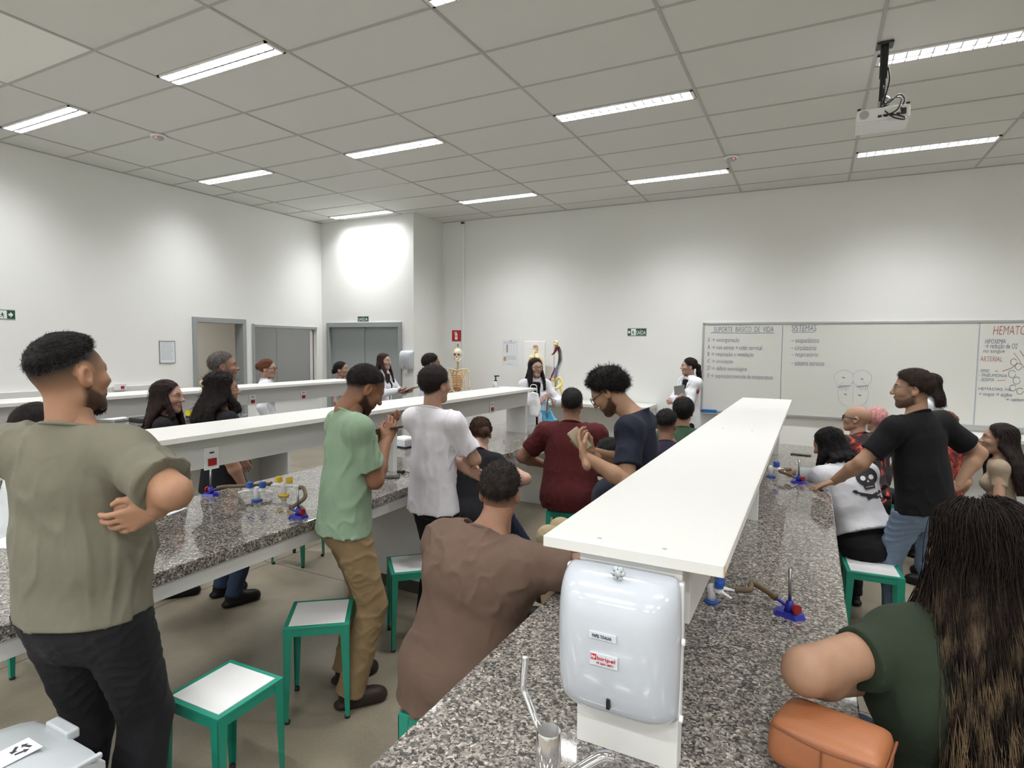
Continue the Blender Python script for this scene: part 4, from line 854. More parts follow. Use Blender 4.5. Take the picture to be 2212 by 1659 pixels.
def np_mesh(name, V, Q, m, parent, col=None, origin=(0, 0, 0)):
    V = V-np.array(origin); me = bpy.data.meshes.new(name); me.vertices.add(len(V)); me.vertices.foreach_set('co', V.astype(np.float32).ravel())
    me.loops.add(Q.size); me.loops.foreach_set('vertex_index', Q.ravel().astype(np.int32)); me.polygons.add(len(Q)); me.polygons.foreach_set('loop_start', np.arange(0, Q.size, 4, dtype=np.int32))
    me.update(calc_edges=True)
    if col is not None:
        at = me.color_attributes.new('Col', 'FLOAT_COLOR', 'POINT'); at.data.foreach_set('color', np.concatenate([col, np.ones((len(V), 1))], 1).astype(np.float32).ravel())
    me.shade_smooth(); return link(name, me, m, parent)
def join_vq(parts):
    V = []; Q = []; n = 0
    for v, q in parts: V.append(v); Q.append(q+n); n += len(v)
    return np.concatenate(V), np.concatenate(Q)

def waves(seed, freq, n=7, stretch=(1, 1, 1)):
    rg = np.random.RandomState(seed); K = rg.normal(size=(n, 3)); K /= np.linalg.norm(K, axis=1)[:, None]; K *= freq*rg.uniform(.6, 1.5, (n, 1)); K *= np.array(stretch); ph = rg.uniform(0, 6.28, n)
    W = rg.normal(size=(n, 3))*freq*.35; pw = rg.uniform(0, 6.28, n)
    def f(x, y, z):
        o = 0
        for i in range(n): o = o+np.sin(K[i, 0]*x+K[i, 1]*y+K[i, 2]*z+ph[i]+1.3*np.sin(W[i, 0]*x+W[i, 1]*y+W[i, 2]*z+pw[i]))
        return o/n
    return f
def folds(seed, amp, freq=26, stretch=(1, 1, .5)):
    f = waves(seed, freq*2.6, 4, stretch); g = waves(seed+9, freq*.5, 4); f2 = waves(seed+5, freq*1.2, 3, stretch)
    def fn(x, y, z):
        m = np.clip(.35+2.2*g(x, y, z), 0, 1); r = np.clip(1-2.6*np.abs(f(x, y, z)), 0, 1)**1.3; r2 = np.clip(1-2.2*np.abs(f2(x, y, z)), 0, 1)
        return np.minimum(-amp*.75*r*m-amp*.7*r2*(1-.5*m)+amp*.35, .0025)
    return fn

def ribbons(V, cen, n, ln, wd, flow, seed, curl=.3, up=.4, keep=None):
    """short tapering hair ribbons rooted on the hair surface"""
    rg = np.random.RandomState(seed)
    if keep is not None: V = V[keep]
    if len(V) < 10: return np.zeros((0, 3)), np.zeros((0, 4), int)
    P = V[rg.randint(0, len(V), n)]+rg.normal(size=(n, 3))*.0015; N = P-cen; N /= np.linalg.norm(N, axis=1)[:, None]+1e-9
    F_ = flow(P) if callable(flow) else np.tile(np.array(flow, float), (n, 1)); F_ = F_-N*(F_*N).sum(1)[:, None]*.9; F_ /= np.linalg.norm(F_, axis=1)[:, None]+1e-9
    D = F_+N*up+rg.normal(size=(n, 3))*curl; D /= np.linalg.norm(D, axis=1)[:, None]; L_ = (ln*rg.uniform(.5, 1.3, n))[:, None]; S_ = np.cross(D, N); S_ /= np.linalg.norm(S_, axis=1)[:, None]+1e-9
    W_ = wd*rg.uniform(.6, 1.2, n)[:, None]; D2 = D+rg.normal(size=(n, 3))*curl*.8-N*up*.7; D2 /= np.linalg.norm(D2, axis=1)[:, None]
    p0 = P-N*.002; p1 = P+D*L_*.5; p2 = p1+D2*L_*.5; VV = np.stack([p0-S_*W_, p0+S_*W_, p1+S_*W_*.8, p1-S_*W_*.8, p2+S_*W_*.15, p2-S_*W_*.15], 1).reshape(-1, 3)
    b_ = np.arange(n)[:, None]*6; Q = np.concatenate([b_+np.array([[0, 1, 2, 3]]), b_+np.array([[3, 2, 4, 5]])]); return VV, Q

def nrm(v): v = np.array(v, float); return v/(np.linalg.norm(v)+1e-9)
def ik(a, b, l1, l2, hint):
    d = b-a; L = np.linalg.norm(d); mx = (l1+l2)*.998
    if L > mx: b = a+d/L*mx; L = mx; d = b-a
    L = max(L, abs(l1-l2)+.02); u = d/L; x = (l1*l1-l2*l2+L*L)/(2*L); h = math.sqrt(max(l1*l1-x*x, 0)); hv = np.array(hint, float); hv = hv-u*(hv@u); hv = nrm(hv)
    return a+u*x+hv*h, b

def hand_vq(wr, D, N, side, sc, curl, spread, res, pinch=0):
    D = nrm(D); N = np.array(N, float); N = nrm(N-D*(N@D)); Tt = np.cross(D, N)*(1 if side > 0 else -1)
    s = Sdf(res); P = lambda d, t, n: wr+sc*(D*d+Tt*t+N*n)
    s.cone(P(-.055, 0, 0), P(0, 0, 0), .028*sc, .025*sc, .01, F=N, q=.78)
    kn = [(.088, .03), (.092, .010), (.088, -.011), (.08, -.03)]; ln = [.072, .080, .074, .058]
    for d, t in kn: s.cone(P(0, t*.45, 0), P(d, t, 0), .0155*sc, .0105*sc, .016, F=N, q=.85)
    for (d, t), l, sp, cu in zip(kn, ln, (1, .3, -.4, -1), (.85, 1, 1.05, 1.1)):
        p = P(d-.004, t, 0); a = sp*spread*.16; ang = curl*.55*cu; dd = nrm(D*math.cos(a)+Tt*math.sin(a)); r0 = .0092*sc
        for f_, r1 in ((.48, .0085), (.3, .0076), (.22, .0066)):
            q = p+sc*l*f_*(dd*math.cos(ang)+N*math.sin(ang)); s.cone(p, q, r0, r1*sc, .004); p = q; r0 = r1*sc; ang += curl*(.95 if f_ > .4 else .6)
    p0 = P(.018, .022, .004); p1 = P(.05, .05-.015*pinch, .014+.02*pinch); p2 = P(.078, .056-.026*pinch, .022+.03*pinch); p3 = P(.1, .05-.03*pinch, .028+.035*pinch)
    s.cone(p0, p1, .016*sc, .0125*sc, .014); s.cone(p1, p2, .0115*sc, .0102*sc, .006); s.cone(p2, p3, .0098*sc, .0078*sc, .004)
    return s.mesh()

def head_parts(hs, hc, HM, res, female=False, beard=0):
    """head surface in world coordinates; HM columns = right, forward, up"""
    W = lambda x, y, z: hc+HM@(np.array([x, y, z])*hs); e = lambda c, r, k=.02, op='u': s.ell(W(*c), np.array(r)*hs, HM, k*hs, op)
    c = lambda a, b, ra, rb, k=.015, op='u': s.cone(W(*a), W(*b), ra*hs, rb*hs, k*hs, op)
    s = Sdf(res); jw = .9 if female else 1.0
    e((0, -.014, .035), (.077, .098, .085)); e((0, .03, .01), (.066, .066, .075), .03); e((0, .028, -.04), (.056*jw, .062, .072), .03)
    c((0, .068, -.098), (0, .066, -.09), .02*jw, .022*jw, .025)
    for q in (-1, 1):
        c((q*.05*jw, -.005, -.06), (q*.012, .064, -.098), .016, .014, .03); e((q*.04, .062, -.022), (.026, .026, .022), .02); c((q*.014, .089, .026), (q*.046, .073, .024), .010, .009, .014)
        e((q*.031, .098, .006), (.02, .014, .0125), .010, 's'); e((q*.031, .0765, .004), (.0142, .0142, .0135), .005)
        c((q*.031-.017*0-q*.016, .0855, .0125), (q*.046, .082, .0125), .004, .0035, .005)
        e((q*.079, -.01, -.004), (.010, .021, .032), .006); e((q*.086, -.006, .002), (.006, .012, .018), .004, 's'); e((q*.0775, -.002, -.028), (.009, .011, .011), .006)
    c((0, .092, .018), (0, .112, -.022), .0085, .011, .012); e((0, .112, -.026), (.0135, .0125, .011), .01)
    for q in (-1, 1): e((q*.0125, .103, -.028), (.0085, .010, .008), .008); e((q*.0065, .108, -.0385), (.0035, .006, .005), .003, 's')
    c((-.018, .088, -.055), (.018, .088, -.055), .0075, .0075, .007); c((0, .094, -.054), (0, .094, -.054), .009, .009, .01); c((-.014, .088, -.066), (.014, .088, -.066), .0078, .0078, .007); c((-.022, .094, -.0605), (.022, .094, -.0605), .0022, .0022, .004, 's')
    c((0, -.02, -.03), (0, -.035, -.15), .056 if not female else .048, .055 if not female else .047, .03)
    return s.mesh()

SKINM = {}
def skin(c):
    if c not in SKINM: av = sum(c)/3; SKINM[c] = mat("skin_%d" % len(SKINM), tuple(.86*(q_*.86+av*.14) for q_ in c), .55, vary=.05, vscale=35, bump=.08, bscale=260, attr='Col', spec=.3)
    return SKINM[c]
FAB = {}
def fabric(c, rough=.85, vary=.05, bump=.35, bs=420, vs=12, sheen=.02):
    k = (c, rough, vary, bump, bs)
    if k not in FAB:
        kf = .84 if max(c) < 200 else .95; m = FAB[k] = mat('cloth_%d' % len(FAB), tuple(q_*kf for q_ in c), rough, vary=vary, vscale=vs, bump=bump, bscale=bs, spec=.2, sheen=sheen); nt = m.node_tree; b = nt.nodes['Principled BSDF']
        if b.inputs['Normal'].links:
            bp = b.inputs['Normal'].links[0].from_node; tc = nt.nodes.new('ShaderNodeTexCoord'); mp = nt.nodes.new('ShaderNodeMapping'); mp.inputs['Scale'].default_value = (1, 1, .6); mp.inputs['Rotation'].default_value = (.3, .5, .2)
            n = nt.nodes.new('ShaderNodeTexNoise'); n.inputs['Scale'].default_value = 11; n.inputs['Detail'].default_value = 2; n.inputs['Distortion'].default_value = 1.6; n.noise_type = 'RIDGED_MULTIFRACTAL'
            b2 = nt.nodes.new('ShaderNodeBump'); b2.inputs['Strength'].default_value = .55; b2.inputs['Distance'].default_value = .006
            nt.links.new(tc.outputs['Object'], mp.inputs[0]); nt.links.new(mp.outputs[0], n.inputs['Vector']); nt.links.new(n.outputs[0], b2.inputs['Height']); nt.links.new(b2.outputs[0], bp.inputs['Normal'])
    return FAB[k]
def hairm(c, c2=None, z0=0, z1=0):
    k = ('h', c, c2, z0)
    if k in FAB: return FAB[k]
    m = mat('hair_%d' % len(FAB), c, .62, vary=.45, vscale=14, bump=1.0, bscale=70, stretch=(5, 5, .8), spec=.16)
    if c2:
        nt = m.node_tree; b = nt.nodes['Principled BSDF']; old = b.inputs['Base Color'].links[0].from_socket
        g = nt.nodes.new('ShaderNodeNewGeometry'); sx = nt.nodes.new('ShaderNodeSeparateXYZ'); nt.links.new(g.outputs['Position'], sx.inputs[0]); n = nt.nodes.new('ShaderNodeTexNoise'); n.inputs['Scale'].default_value = 14
        mp = nt.nodes.new('ShaderNodeMapping'); mp.inputs['Scale'].default_value = (3, 3, .25); tc = nt.nodes.new('ShaderNodeTexCoord'); nt.links.new(tc.outputs['Object'], mp.inputs[0]); nt.links.new(mp.outputs[0], n.inputs['Vector'])
        mr = nt.nodes.new('ShaderNodeMapRange'); mr.inputs[1].default_value = z0; mr.inputs[2].default_value = z1; nt.links.new(sx.outputs[2], mr.inputs[0])
        r = nt.nodes.new('ShaderNodeValToRGB'); r.color_ramp.elements[0].position = .45; r.color_ramp.elements[1].position = .62; nt.links.new(n.outputs[0], r.inputs[0])
        mu = nt.nodes.new('ShaderNodeMath'); mu.operation = 'MULTIPLY'; nt.links.new(mr.outputs[0], mu.inputs[0]); nt.links.new(r.outputs[0], mu.inputs[1])
        mx = nt.nodes.new('ShaderNodeMixRGB'); nt.links.new(mu.outputs[0], mx.inputs[0]); nt.links.new(old, mx.inputs[1]); mx.inputs[2].default_value = lin(c2); nt.links.new(mx.outputs[0], b.inputs['Base Color'])
    FAB[k] = m; return m

def person(label, head_deg, headat=None, pos=(0, 0), height=1.72, seat=None, lean=0, side=0, twist=0, hyaw=0, hpitch=0, hroll=0, bulk=1.0, belly=0, female=False, near=1,
           armR=None, armL=None, top=None, bottom=None, hair=None, skn=(196, 148, 118), coat=None, glasses=None, legs=None, shoes=(30, 28, 28), beard=0, fade=0, bald=False,
           neckf=.02, feet=True, shw=1.0, group=None, hem=.06, eyes=True, extra=None, sleeve=.62, headfwd=0, hs_=None, notrou=False, wr=1.0, handsc=1.0, hide=(), headoff=(0, 0, 0)):
    h = math.radians(head_deg); R = np.array([math.cos(h), -math.sin(h), 0]); F = np.array([math.sin(h), math.cos(h), 0]); U = np.array([0, 0, 1.0])
    ln = math.radians(lean); sd = math.radians(side); tw = math.radians(twist); b = bulk
    Sp = nrm(U*math.cos(ln)*math.cos(sd)+F*math.sin(ln)+R*math.sin(sd)); Rt = nrm(R*math.cos(tw)+F*math.sin(tw)); Rt = nrm(Rt-Sp*(Rt@Sp)); Ft = np.cross(Sp, Rt)
    hy, hp, hr = map(math.radians, (hyaw, hpitch, hroll))
    hf = nrm(F*math.cos(hy)+R*math.sin(hy)); hrt = np.cross(hf, U); hf2 = nrm(hf*math.cos(hp)+U*math.sin(hp)); hup = nrm(np.cross(hrt, hf2)); hrt2 = nrm(hrt*math.cos(hr)+hup*math.sin(hr)); hup = nrm(np.cross(hrt2, hf2)); HM = np.stack([hrt2, hf2, hup], 1)
    def upper(s):
        pel = U*(.93*s if seat is None else seat+.095); sh = pel+Sp*.50*s; hs = hs_ or max((.97*s if female else s)*.98, .93); hs = min(hs, 1.03); nb = sh+Sp*.035*s
        return pel, sh, hs, nb, nb+Sp*.06*s+hup*.105*s+hf2*neckf+F*headfwd+np.array(headoff)
    s = height/1.75
    if headat is not None:
        Tg = np.array(at_d(*headat))
        for _ in range(8):
            z0 = upper(s)[4][2]; z1 = upper(s*1.01)[4][2]; s += (Tg[2]-z0)/((z1-z0)/(s*.01))
            s = min(max(s, .80), 1.12)
        hc0 = upper(s)[4]; pos = (float(Tg[0]-hc0[0]), float(Tg[1]-hc0[1])); print('PERSON %-48s pos %.2f %.2f h %.2f dz %.2f' % (label[:48], pos[0], pos[1], s*1.75, Tg[2]-hc0[2]))
    base = np.array([pos[0], pos[1], 0.0]); root = thing('person', label, 'person', tuple(base), 0, group); O = base
    pel, sh, hs, nb, hc = upper(s); pel = pel+base; sh = sh+base; nb = nb+base; hc = hc+base
    sw = (.150 if female else .172)*s*shw*(1+(bulk-1)*.5)
    shR = sh+Rt*sw-Sp*.02; shL = sh-Rt*sw-Sp*.02
    res = {0: .0065, 1: .0095, 2: .013}[near]; hres = {0: .0036, 1: .0048, 2: .0058}[near]; gres = {0: .0034, 1: .0042, 2: .0052}[near]
    # arms
    l1, l2 = .285*s, .25*s; arms = {}
    for nm, S0, sg, spec in (('R', shR, 1, armR), ('L', shL, -1, armL)):
        spec = spec or {}
        if 'to' in spec:
            tgt = np.array(spec['to'], float)
        elif 'rel' in spec: a_ = spec['rel']; tgt = sh+(Rt*a_[0]+Ft*a_[1]+Sp*a_[2])*s
        elif 'px' in spec: tgt = np.array(at_d(*spec['px']))
        else: tgt = S0+U*-.50*s+Rt*sg*.07+Ft*.07
        hint = spec.get('hint'); hint = (-Ft*.8+Rt*sg*.5) if hint is None else R*hint[0]+F*hint[1]+U*hint[2]
        el, w = ik(S0, tgt, l1, l2, hint)
        if 'elpx' in spec: e0 = np.array(at_d(*spec['elpx'])); el = S0+nrm(e0-S0)*min(max(np.linalg.norm(e0-S0), .22*s), .33*s); w = el+nrm(tgt-el)*min(max(np.linalg.norm(tgt-el), .20*s), spec.get('mx', .28)*s)
        fd = nrm(w-el); D = spec.get('D'); D = fd if D is None else nrm(R*D[0]+F*D[1]+U*D[2]); N = spec.get('N'); N = (-Rt*sg) if N is None else R*N[0]+F*N[1]+U*N[2]
        if 'cD' in spec: D = nrm(_r*spec['cD'][0]+_u*spec['cD'][1]-_f*spec['cD'][2])
        if 'cN' in spec: N = nrm(_r*spec['cN'][0]+_u*spec['cN'][1]-_f*spec['cN'][2])
        arms[nm] = (S0, el, w, D, N, sg, spec.get('curl', .45), spec.get('spread', .5), spec.get('pinch', 0))
    # legs
    LG = {}
    for nm, sg in (('R', 1), ('L', -1)):
        hj = pel+R*sg*.088*s*(1+(b-1)*.5)-U*.02; lg = (legs or {}).get(nm, {})
        if seat is None:
            f0 = lg.get('foot', (sg*.11, .02)); an = base+R*f0[0]+F*f0[1]+U*.085; kn, an = ik(hj, an, .43*s, .43*s, F)
            if 'knee' in lg: kn = base+R*lg['knee'][0]+F*lg['knee'][1]+U*lg['knee'][2]
        else:
            k0 = lg.get('knee', (sg*.14, .42, seat+.08)); kn = base+R*k0[0]+F*k0[1]+U*k0[2]; f0 = lg.get('foot', (sg*.13, .36, .085)); an = base+R*f0[0]+F*f0[1]+U*(f0[2] if len(f0) > 2 else .085)
        LG[nm] = (hj, kn, an, lg.get('toe', (0, 1)))
    # body (skin): torso core, neck, arms
    bd = Sdf(res)
    bd.cone(sh-Sp*.06, pel+Sp*.12, .115*b*s, .10*b*s, .03, F=Ft, q=.62); bd.cone(shL, shR, .045*s, .045*s, .04); bd.cone(nb-Sp*.02, hc-hup*.06*hs-hf2*.02, (.058 if not female else .05)*hs*(1+(b-1)*.5), (.054 if not female else .047)*hs*(1+(b-1)*.4), .035)
    bd.cone(pel+Sp*.12, pel, .10*b*s, .11*b*s, .03, F=Ft, q=.62)
    for nm, (S0, el, w, D, N, sg, cu, spd, pi_) in arms.items():
        ar = s*(1+(b-1)*.75)*(.95 if female else 1)
        bd.cone(S0, el, .045*ar, .041*ar, .03); mid = el+(w-el)*.3; bd.cone(el, mid, .040*ar, .041*ar, .02); bd.cone(mid, w, .041*ar, .027*s*(.9 if female else 1), .02)
    parts = [bd.mesh(), head_parts(hs, hc, HM, hres, female)]
    nh = len(parts[0][0])
    for nm, (S0, el, w, D, N, sg, cu, spd, pi_) in arms.items():
        if nm in hide: continue
        parts.append(hand_vq(w, D, N, sg, s*(.92 if female else 1.0)*handsc, cu, spd, gres, pi_))
    V, Q = join_vq(parts); col = np.ones((len(V), 3)); hv = (V[nh:nh+len(parts[1][0])]-hc)@HM/hs; x, y, z = hv.T; hcx = np.ones((len(hv), 3))
    def mixc(mask, c): hcx[:] = hcx*(1-mask[:, None])+hcx*np.array(c)*mask[:, None]
    sm = lambda v, a, bb: np.clip((v-a)/(bb-a), 0, 1)
    lip = np.clip(1-np.abs(z+.0605)/.0115, 0, 1)*np.clip(1-np.abs(x)/.027, 0, 1)*sm(y, .07, .085); mixc(np.clip(lip*2.2, 0, 1), (.80, .52, .50) if female else (.86, .64, .60))
    br = np.clip(1-np.abs(z-.0285-.004*np.sin(np.abs(x)*60))/.0052, 0, 1)*(np.abs(x) > .012)*(np.abs(x) < .05)*(y > .055); mixc(np.clip(br*1.8, 0, .85), (.05, .04, .035))
    mixc(np.clip(1-np.hypot(np.abs(x)-.012, z+.0385)/.006, 0, 1)*(y > .09)*.7, (.45, .3, .28))
    mixc(sm(np.abs(x), .072, .082)*.25, (1.0, .78, .72))
    if beard:
        zb = -.028-.03*sm(y, .0, .05)+.0*x; bm_ = sm(zb-z, 0, .014)*sm(y, -.022, -.005)*sm(z, -.135, -.108)*(1-np.clip(lip*2, 0, 1)); mst = np.clip(1-np.abs(z+.046)/.007, 0, 1)*(np.abs(x) < .03)*(y > .07); mixc(np.clip(bm_*.9+mst*.8, 0, 1)*min(1, beard), (.07, .055, .05))
    hk = (hair or {}).get('k')
    def zline(xx, yy):
        if (hair or {}).get('fadecut'): zl = np.where(yy > 0, .028+yy*.60, .028+yy*.30)
        elif hk in ('long', 'bun', 'pony'): zl = np.where(yy > .02, .0+(yy-.02)*1.25+(.06-xx)*.25, -.01+(yy)*.55)
        else: zl = np.where(yy > .0, .012+yy*.78+(.055-xx)*.12, .012+yy*.62)
        return zl+(hair or {}).get('zo', 0)
    if hk and not bald:
        zl = zline(np.abs(x), y); bw = .085 if fade else .016; fm = sm(z, zl-bw, zl+.006)**(1.3 if fade else 1); fm = fm*np.clip(1.25-sm(y, .06, .085), 0, 1)
        ear = np.clip(1.3-np.hypot((y+.008)/.03, (z+.002)/.04), 0, 1)*(np.abs(x) > .070); fm = fm*(1-np.clip(ear*3, 0, 1)); hcol = np.array(lin((hair or {}).get('c', (34, 28, 26)))[:3])/np.array(lin(skn)[:3])
        mixc(np.clip(fm*(fade if fade else 1), 0, 1), np.minimum(hcol*1.3, 1))
    if bald: mixc(sm(z-(.01 if True else 0), -.03, .02)*(y < .02)*(1-sm(z, .05, .075))*.30, (.75, .72, .70))
    col[nh:nh+len(hv)] = hcx
    body = np_mesh('body', V, Q, skin(skn), root, col, O)
    if eyes:
        for sg in (-1, 1):
            c0 = hc+HM@(np.array([sg*.031, .0775, .0045])*hs); bm = ball(bmesh.new(), (0, 0, 0), .0135*hs, (1, 1, 1), 16, 12); o = obj('eye', bm, M['eyew'], root, tuple(c0-O), True)
            ii = hc+HM@(np.array([sg*.031, .0868, .0045])*hs)-c0; bm = ball(bmesh.new(), (0, 0, 0), .0056*hs, (1, 1, 1), 10, 8); obj('iris', bm, M['iris'], o, tuple(ii), True)
    # shirt
    def torso(sf, t, ra=1.0, hemd=hem, flare=0):
        kk = .05 if b < 1.25 else .09; sf.cone(shL+Rt*.01, shR-Rt*.01, .058*s*b**.5+t, .058*s*b**.5+t, kk)
        if b > 1.25: sf.ell(sh-Sp*.12*s, np.array([.205, .15, .15])*s*b**.6+t, np.stack([Rt, Ft, Sp], 1), .08)
        w = .142 if female else .152
        ct = sh-Sp*.13*s; wa = pel+Sp*.17*s
        sf.cone(ct, wa, (w*b+t)*s, (w*(.9 if female else .97)*b+t+.004)*s, .05, F=Ft, q=.66+.10*(b-1))
        hr_ = max(((.158 if female else .155)*b+t+.008+flare)*s, (.088*s*(1+(b-1)*.5)+.086*s*(1+(b-1)*.6)+t+.016 if seat is None and hemd > .05 else 0))
        sf.cone(wa, pel-Sp*(hemd+.06), (w*(.9 if female else .97)*b+t+.004)*s, hr_, .04, F=Ft, q=.72+.10*(b-1))
        sf.cone(sh-Sp*.02, nb+Sp*.02, .085*s, .060*s*(1+(b-1)*.4)+t, .045)
        for S_ in (shR, shL): sf.cone(nb-Sp*.02, S_-Sp*.004, .046*s, .050*s*b**.5+t, .05)
        if seat is not None: sf.ell(pel+Sp*.02*s-F*.01, np.array([.168*b, .125*b+.01, .15])*s+t, np.stack([Rt, Ft, Sp], 1), .06)
        if belly: sf.ell(pel+Sp*.16*s+Ft*.05*s, (np.array([.15, .13, .16])+belly*.05)*s*b**.5+t, np.stack([Rt, Ft, Sp], 1), .06)
        if female: 
            for q in (-1, 1): sf.ell(sh-Sp*.17*s+Ft*.085*s+Rt*q*.065*s, np.array([.062, .055, .062])*s*b**.5+t, np.stack([Rt, Ft, Sp], 1), .04)
    if top:
        c = top.get('c', (60, 60, 60)); m_ = M[top['m']] if top.get('m') else fabric(c, bump=top.get('bump', .3)); sl = top.get('sleeve', sleeve); t = top.get('t', .004)
        sf = Sdf(res); torso(sf, t, flare=top.get('flare', 0))
        for nm, (S0, el, w, *_q9) in arms.items():
            ar = s*(1+(b-1)*.75)*(.82 if female else 1); inn = S0+(-Rt if nm == 'R' else Rt)*.02-Sp*.01
            if sl <= 1: sf.cone(inn, el, .062*ar+t, (.057*ar+t+top.get('loose', .004)), .035, end=sl)
            else:
                sf.cone(inn, el, .062*ar+t, .050*ar+t, .035); sf.cone(el, w, .049*ar+t, .033*ar+t, .02, end=.97 if sl > 1.9 else sl-1)
        sf.cut(lambda X, Y, Z, p=pel-Sp*hem, n=Sp: -((X-p[0])*n[0]+(Y-p[1])*n[1]+(Z-p[2])*n[2]))
        if seat is not None: sf.cut(lambda X, Y, Z: (seat+.008-Z)+0*X+0*Y)
        cA = nrm(Sp+Ft*.38); cC = nb+Sp*.014+Ft*.004; sf.cone(cC, cC+cA*.22, .115, .115, .0, op='s', start=0)
        sf.disp = folds(int(abs(pos[0]*100+pos[1]*37)) % 997, top.get('wr', .005)*wr, top.get('fr', 24))
        v, q = sf.mesh(); shirt = np_mesh(top.get('name', 'shirt'), v, q, m_, root, None, O)
        if top.get('neck', 1) and near < 2 and not coat:
            rr = (.062*s*(1+(b-1)*.55)+t)*1.04; cX = Rt; cY = np.cross(cA, cX); bm = bmesh.new(); ring = [cC+cX*math.cos(x_)*rr*1.04+cY*math.sin(x_)*rr*1.06-cA*.002 for x_ in [2*PI*k/30 for k in range(31)]]
            tube(bm, [Vector(p_-O) for p_ in ring], .0062, 8, False); obj('collar', bm, m_, root, smooth=True)
    if coat:
        cm = fabric(coat.get('c', (226, 228, 234)), vary=.02, bump=.2); sf = Sdf(res); t = .014; torso(sf, t, hemd=.02)
        kz = coat.get('len', .48); lo = pel-U*kz*s; sf.cone(pel, lo, (.165*b+t)*s, (.185*b+t)*s, .03, F=F, q=.78, end=.99)
        for nm, (S0, el, w, *_q9) in arms.items():
            ar = s*(.9 if female else 1); inn = S0+(-Rt if nm == 'R' else Rt)*.02-Sp*.01; sf.cone(inn, el, .062*ar+t, .052*ar+t, .035)
            if coat.get('long', 1): sf.cone(el, w, .05*ar+t, .036*ar+t, .02, end=.95)
        p0 = sh+Ft*.02
        def vcut(X, Y, Z):
            px, py, pz_ = X-p0[0], Y-p0[1], Z-p0[2]; xr = np.abs(px*Rt[0]+py*Rt[1]+pz_*Rt[2]); yf = px*Ft[0]+py*Ft[1]+pz_*Ft[2]; zz = px*Sp[0]+py*Sp[1]+pz_*Sp[2]
            return np.maximum(xr-(.012+.17*np.clip(zz+.26, 0, .5)), -yf-(-.05))
        sf.add(lambda X, Y, Z: vcut(X, Y, Z), [-99]*3, [99]*3, .0, 's')
        sf.cone(nb+Sp*.0, nb+Sp*.16, .060*s, .08*s, .0, op='s'); sf.disp = folds(int(abs(pos[0]*77)) % 991, .006, 20)
        v, q = sf.mesh(); ct_ = np_mesh('lab_coat', v, q, cm, root, None, O)
        for sg in (-1, 1):
            a0 = nb+Rt*sg*.06-Ft*.02+Sp*.01; a1 = sh+Rt*sg*.075+Ft*.085-Sp*.03; a2 = sh+Rt*sg*.05+Ft*.115-Sp*.14; bm = bmesh.new()
            tube(bm, [Vector(p_-O) for p_ in (a0, a1, a2)], [.016, .02, .008], 8); obj('lapel', bm, cm, ct_, smooth=True)
        if coat.get('badge'):
            bp = sh+Rt*coat['badge']*(sw+.06*s)-Sp*.13*s+Ft*.03; bm = ball(bmesh.new(), tuple(bp-O), .03, (.6, 1, 1.15)); obj('sleeve_emblem', bm, M['badge'], ct_, smooth=True); 
    # trousers
    if bottom and not notrou:
        m_ = bottom.get('m') or fabric(bottom['c'], bump=.25, bs=300); t = bottom.get('t', .006); sf = Sdf(res)
        sf.cone(pel+Sp*.10*s, pel-U*.03, (.128*b)*s, (.142*b)*s, .03, F=F if seat is None else Ft, q=.78)
        for nm, (hj, kn, an, toe) in LG.items():
            lb = s*(1+(b-1)*.6); sf.cone(hj, kn, .086*lb+t, .062*lb+t, .035)
            e2 = bottom.get('end', 1.0)
            if e2 > 0: sf.cone(kn, an-U*.03, .062*lb+t, bottom.get('cuff', .048)*lb+t, .02, end=e2*.98)
        if top and seat is None: sf.cut(lambda X, Y, Z, p=pel-Sp*(hem-.012), n=Sp: (X-p[0])*n[0]+(Y-p[1])*n[1]+(Z-p[2])*n[2])
        if seat is not None: sf.ell(pel-F*.02-U*.02, np.array([.150*b, .12*b, .09])*s, np.stack([R, F, U], 1), .04)
        if seat is not None: sf.cut(lambda X, Y, Z, p=seat+.004: np.where((np.abs(X-base[0]) < .24) & (np.abs(Y-base[1]) < .24), p-Z, -1.0)+0*Y)
        sf.disp = folds(int(abs(pos[1]*91)) % 983, bottom.get('wr', .006), 22, (1, 1, 1.6)); v, q = sf.mesh(); np_mesh('trousers', v, q, m_, root, None, O)
        if e2 < .9:
            sk_ = Sdf(res)
            for nm, (hj, kn, an, toe) in LG.items(): sk_.cone(kn, kn+(an-kn)*.35, .05*s, .056*s, .02); sk_.cone(kn+(an-kn)*.35, an, .056*s, .035*s, .02)
            v, q = sk_.mesh(); np_mesh('bare_legs', v, q, skin(skn), root, np.ones((len(v), 3)), O)
        if feet:
            for nm, (hj, kn, an, toe) in LG.items():
                tf = nrm(F*toe[1]+R*toe[0]); ts = np.cross(tf, U); M3 = np.stack([ts, tf, U], 1); zb = an[2]-.085; sf = Sdf(.006 if near == 0 else .009)
                fc = np.array([an[0], an[1], zb]); sf.ell(fc+tf*.01+U*.055, (.042, .062, .058), M3, .03); sf.ell(fc+tf*.10+U*.038, (.048, .088, .04), M3, .04); sf.cone(fc-tf*.035+U*.02, fc+tf*.145+U*.02, .040, .042, .02, F=U, q=.5)
                sf.cut(lambda X, Y, Z, p=zb+.001: p-Z+0*X+0*Y); v, q = sf.mesh(); np_mesh('shoe', v, q, fabric(shoes, .45, .05, .1), root, None, O)
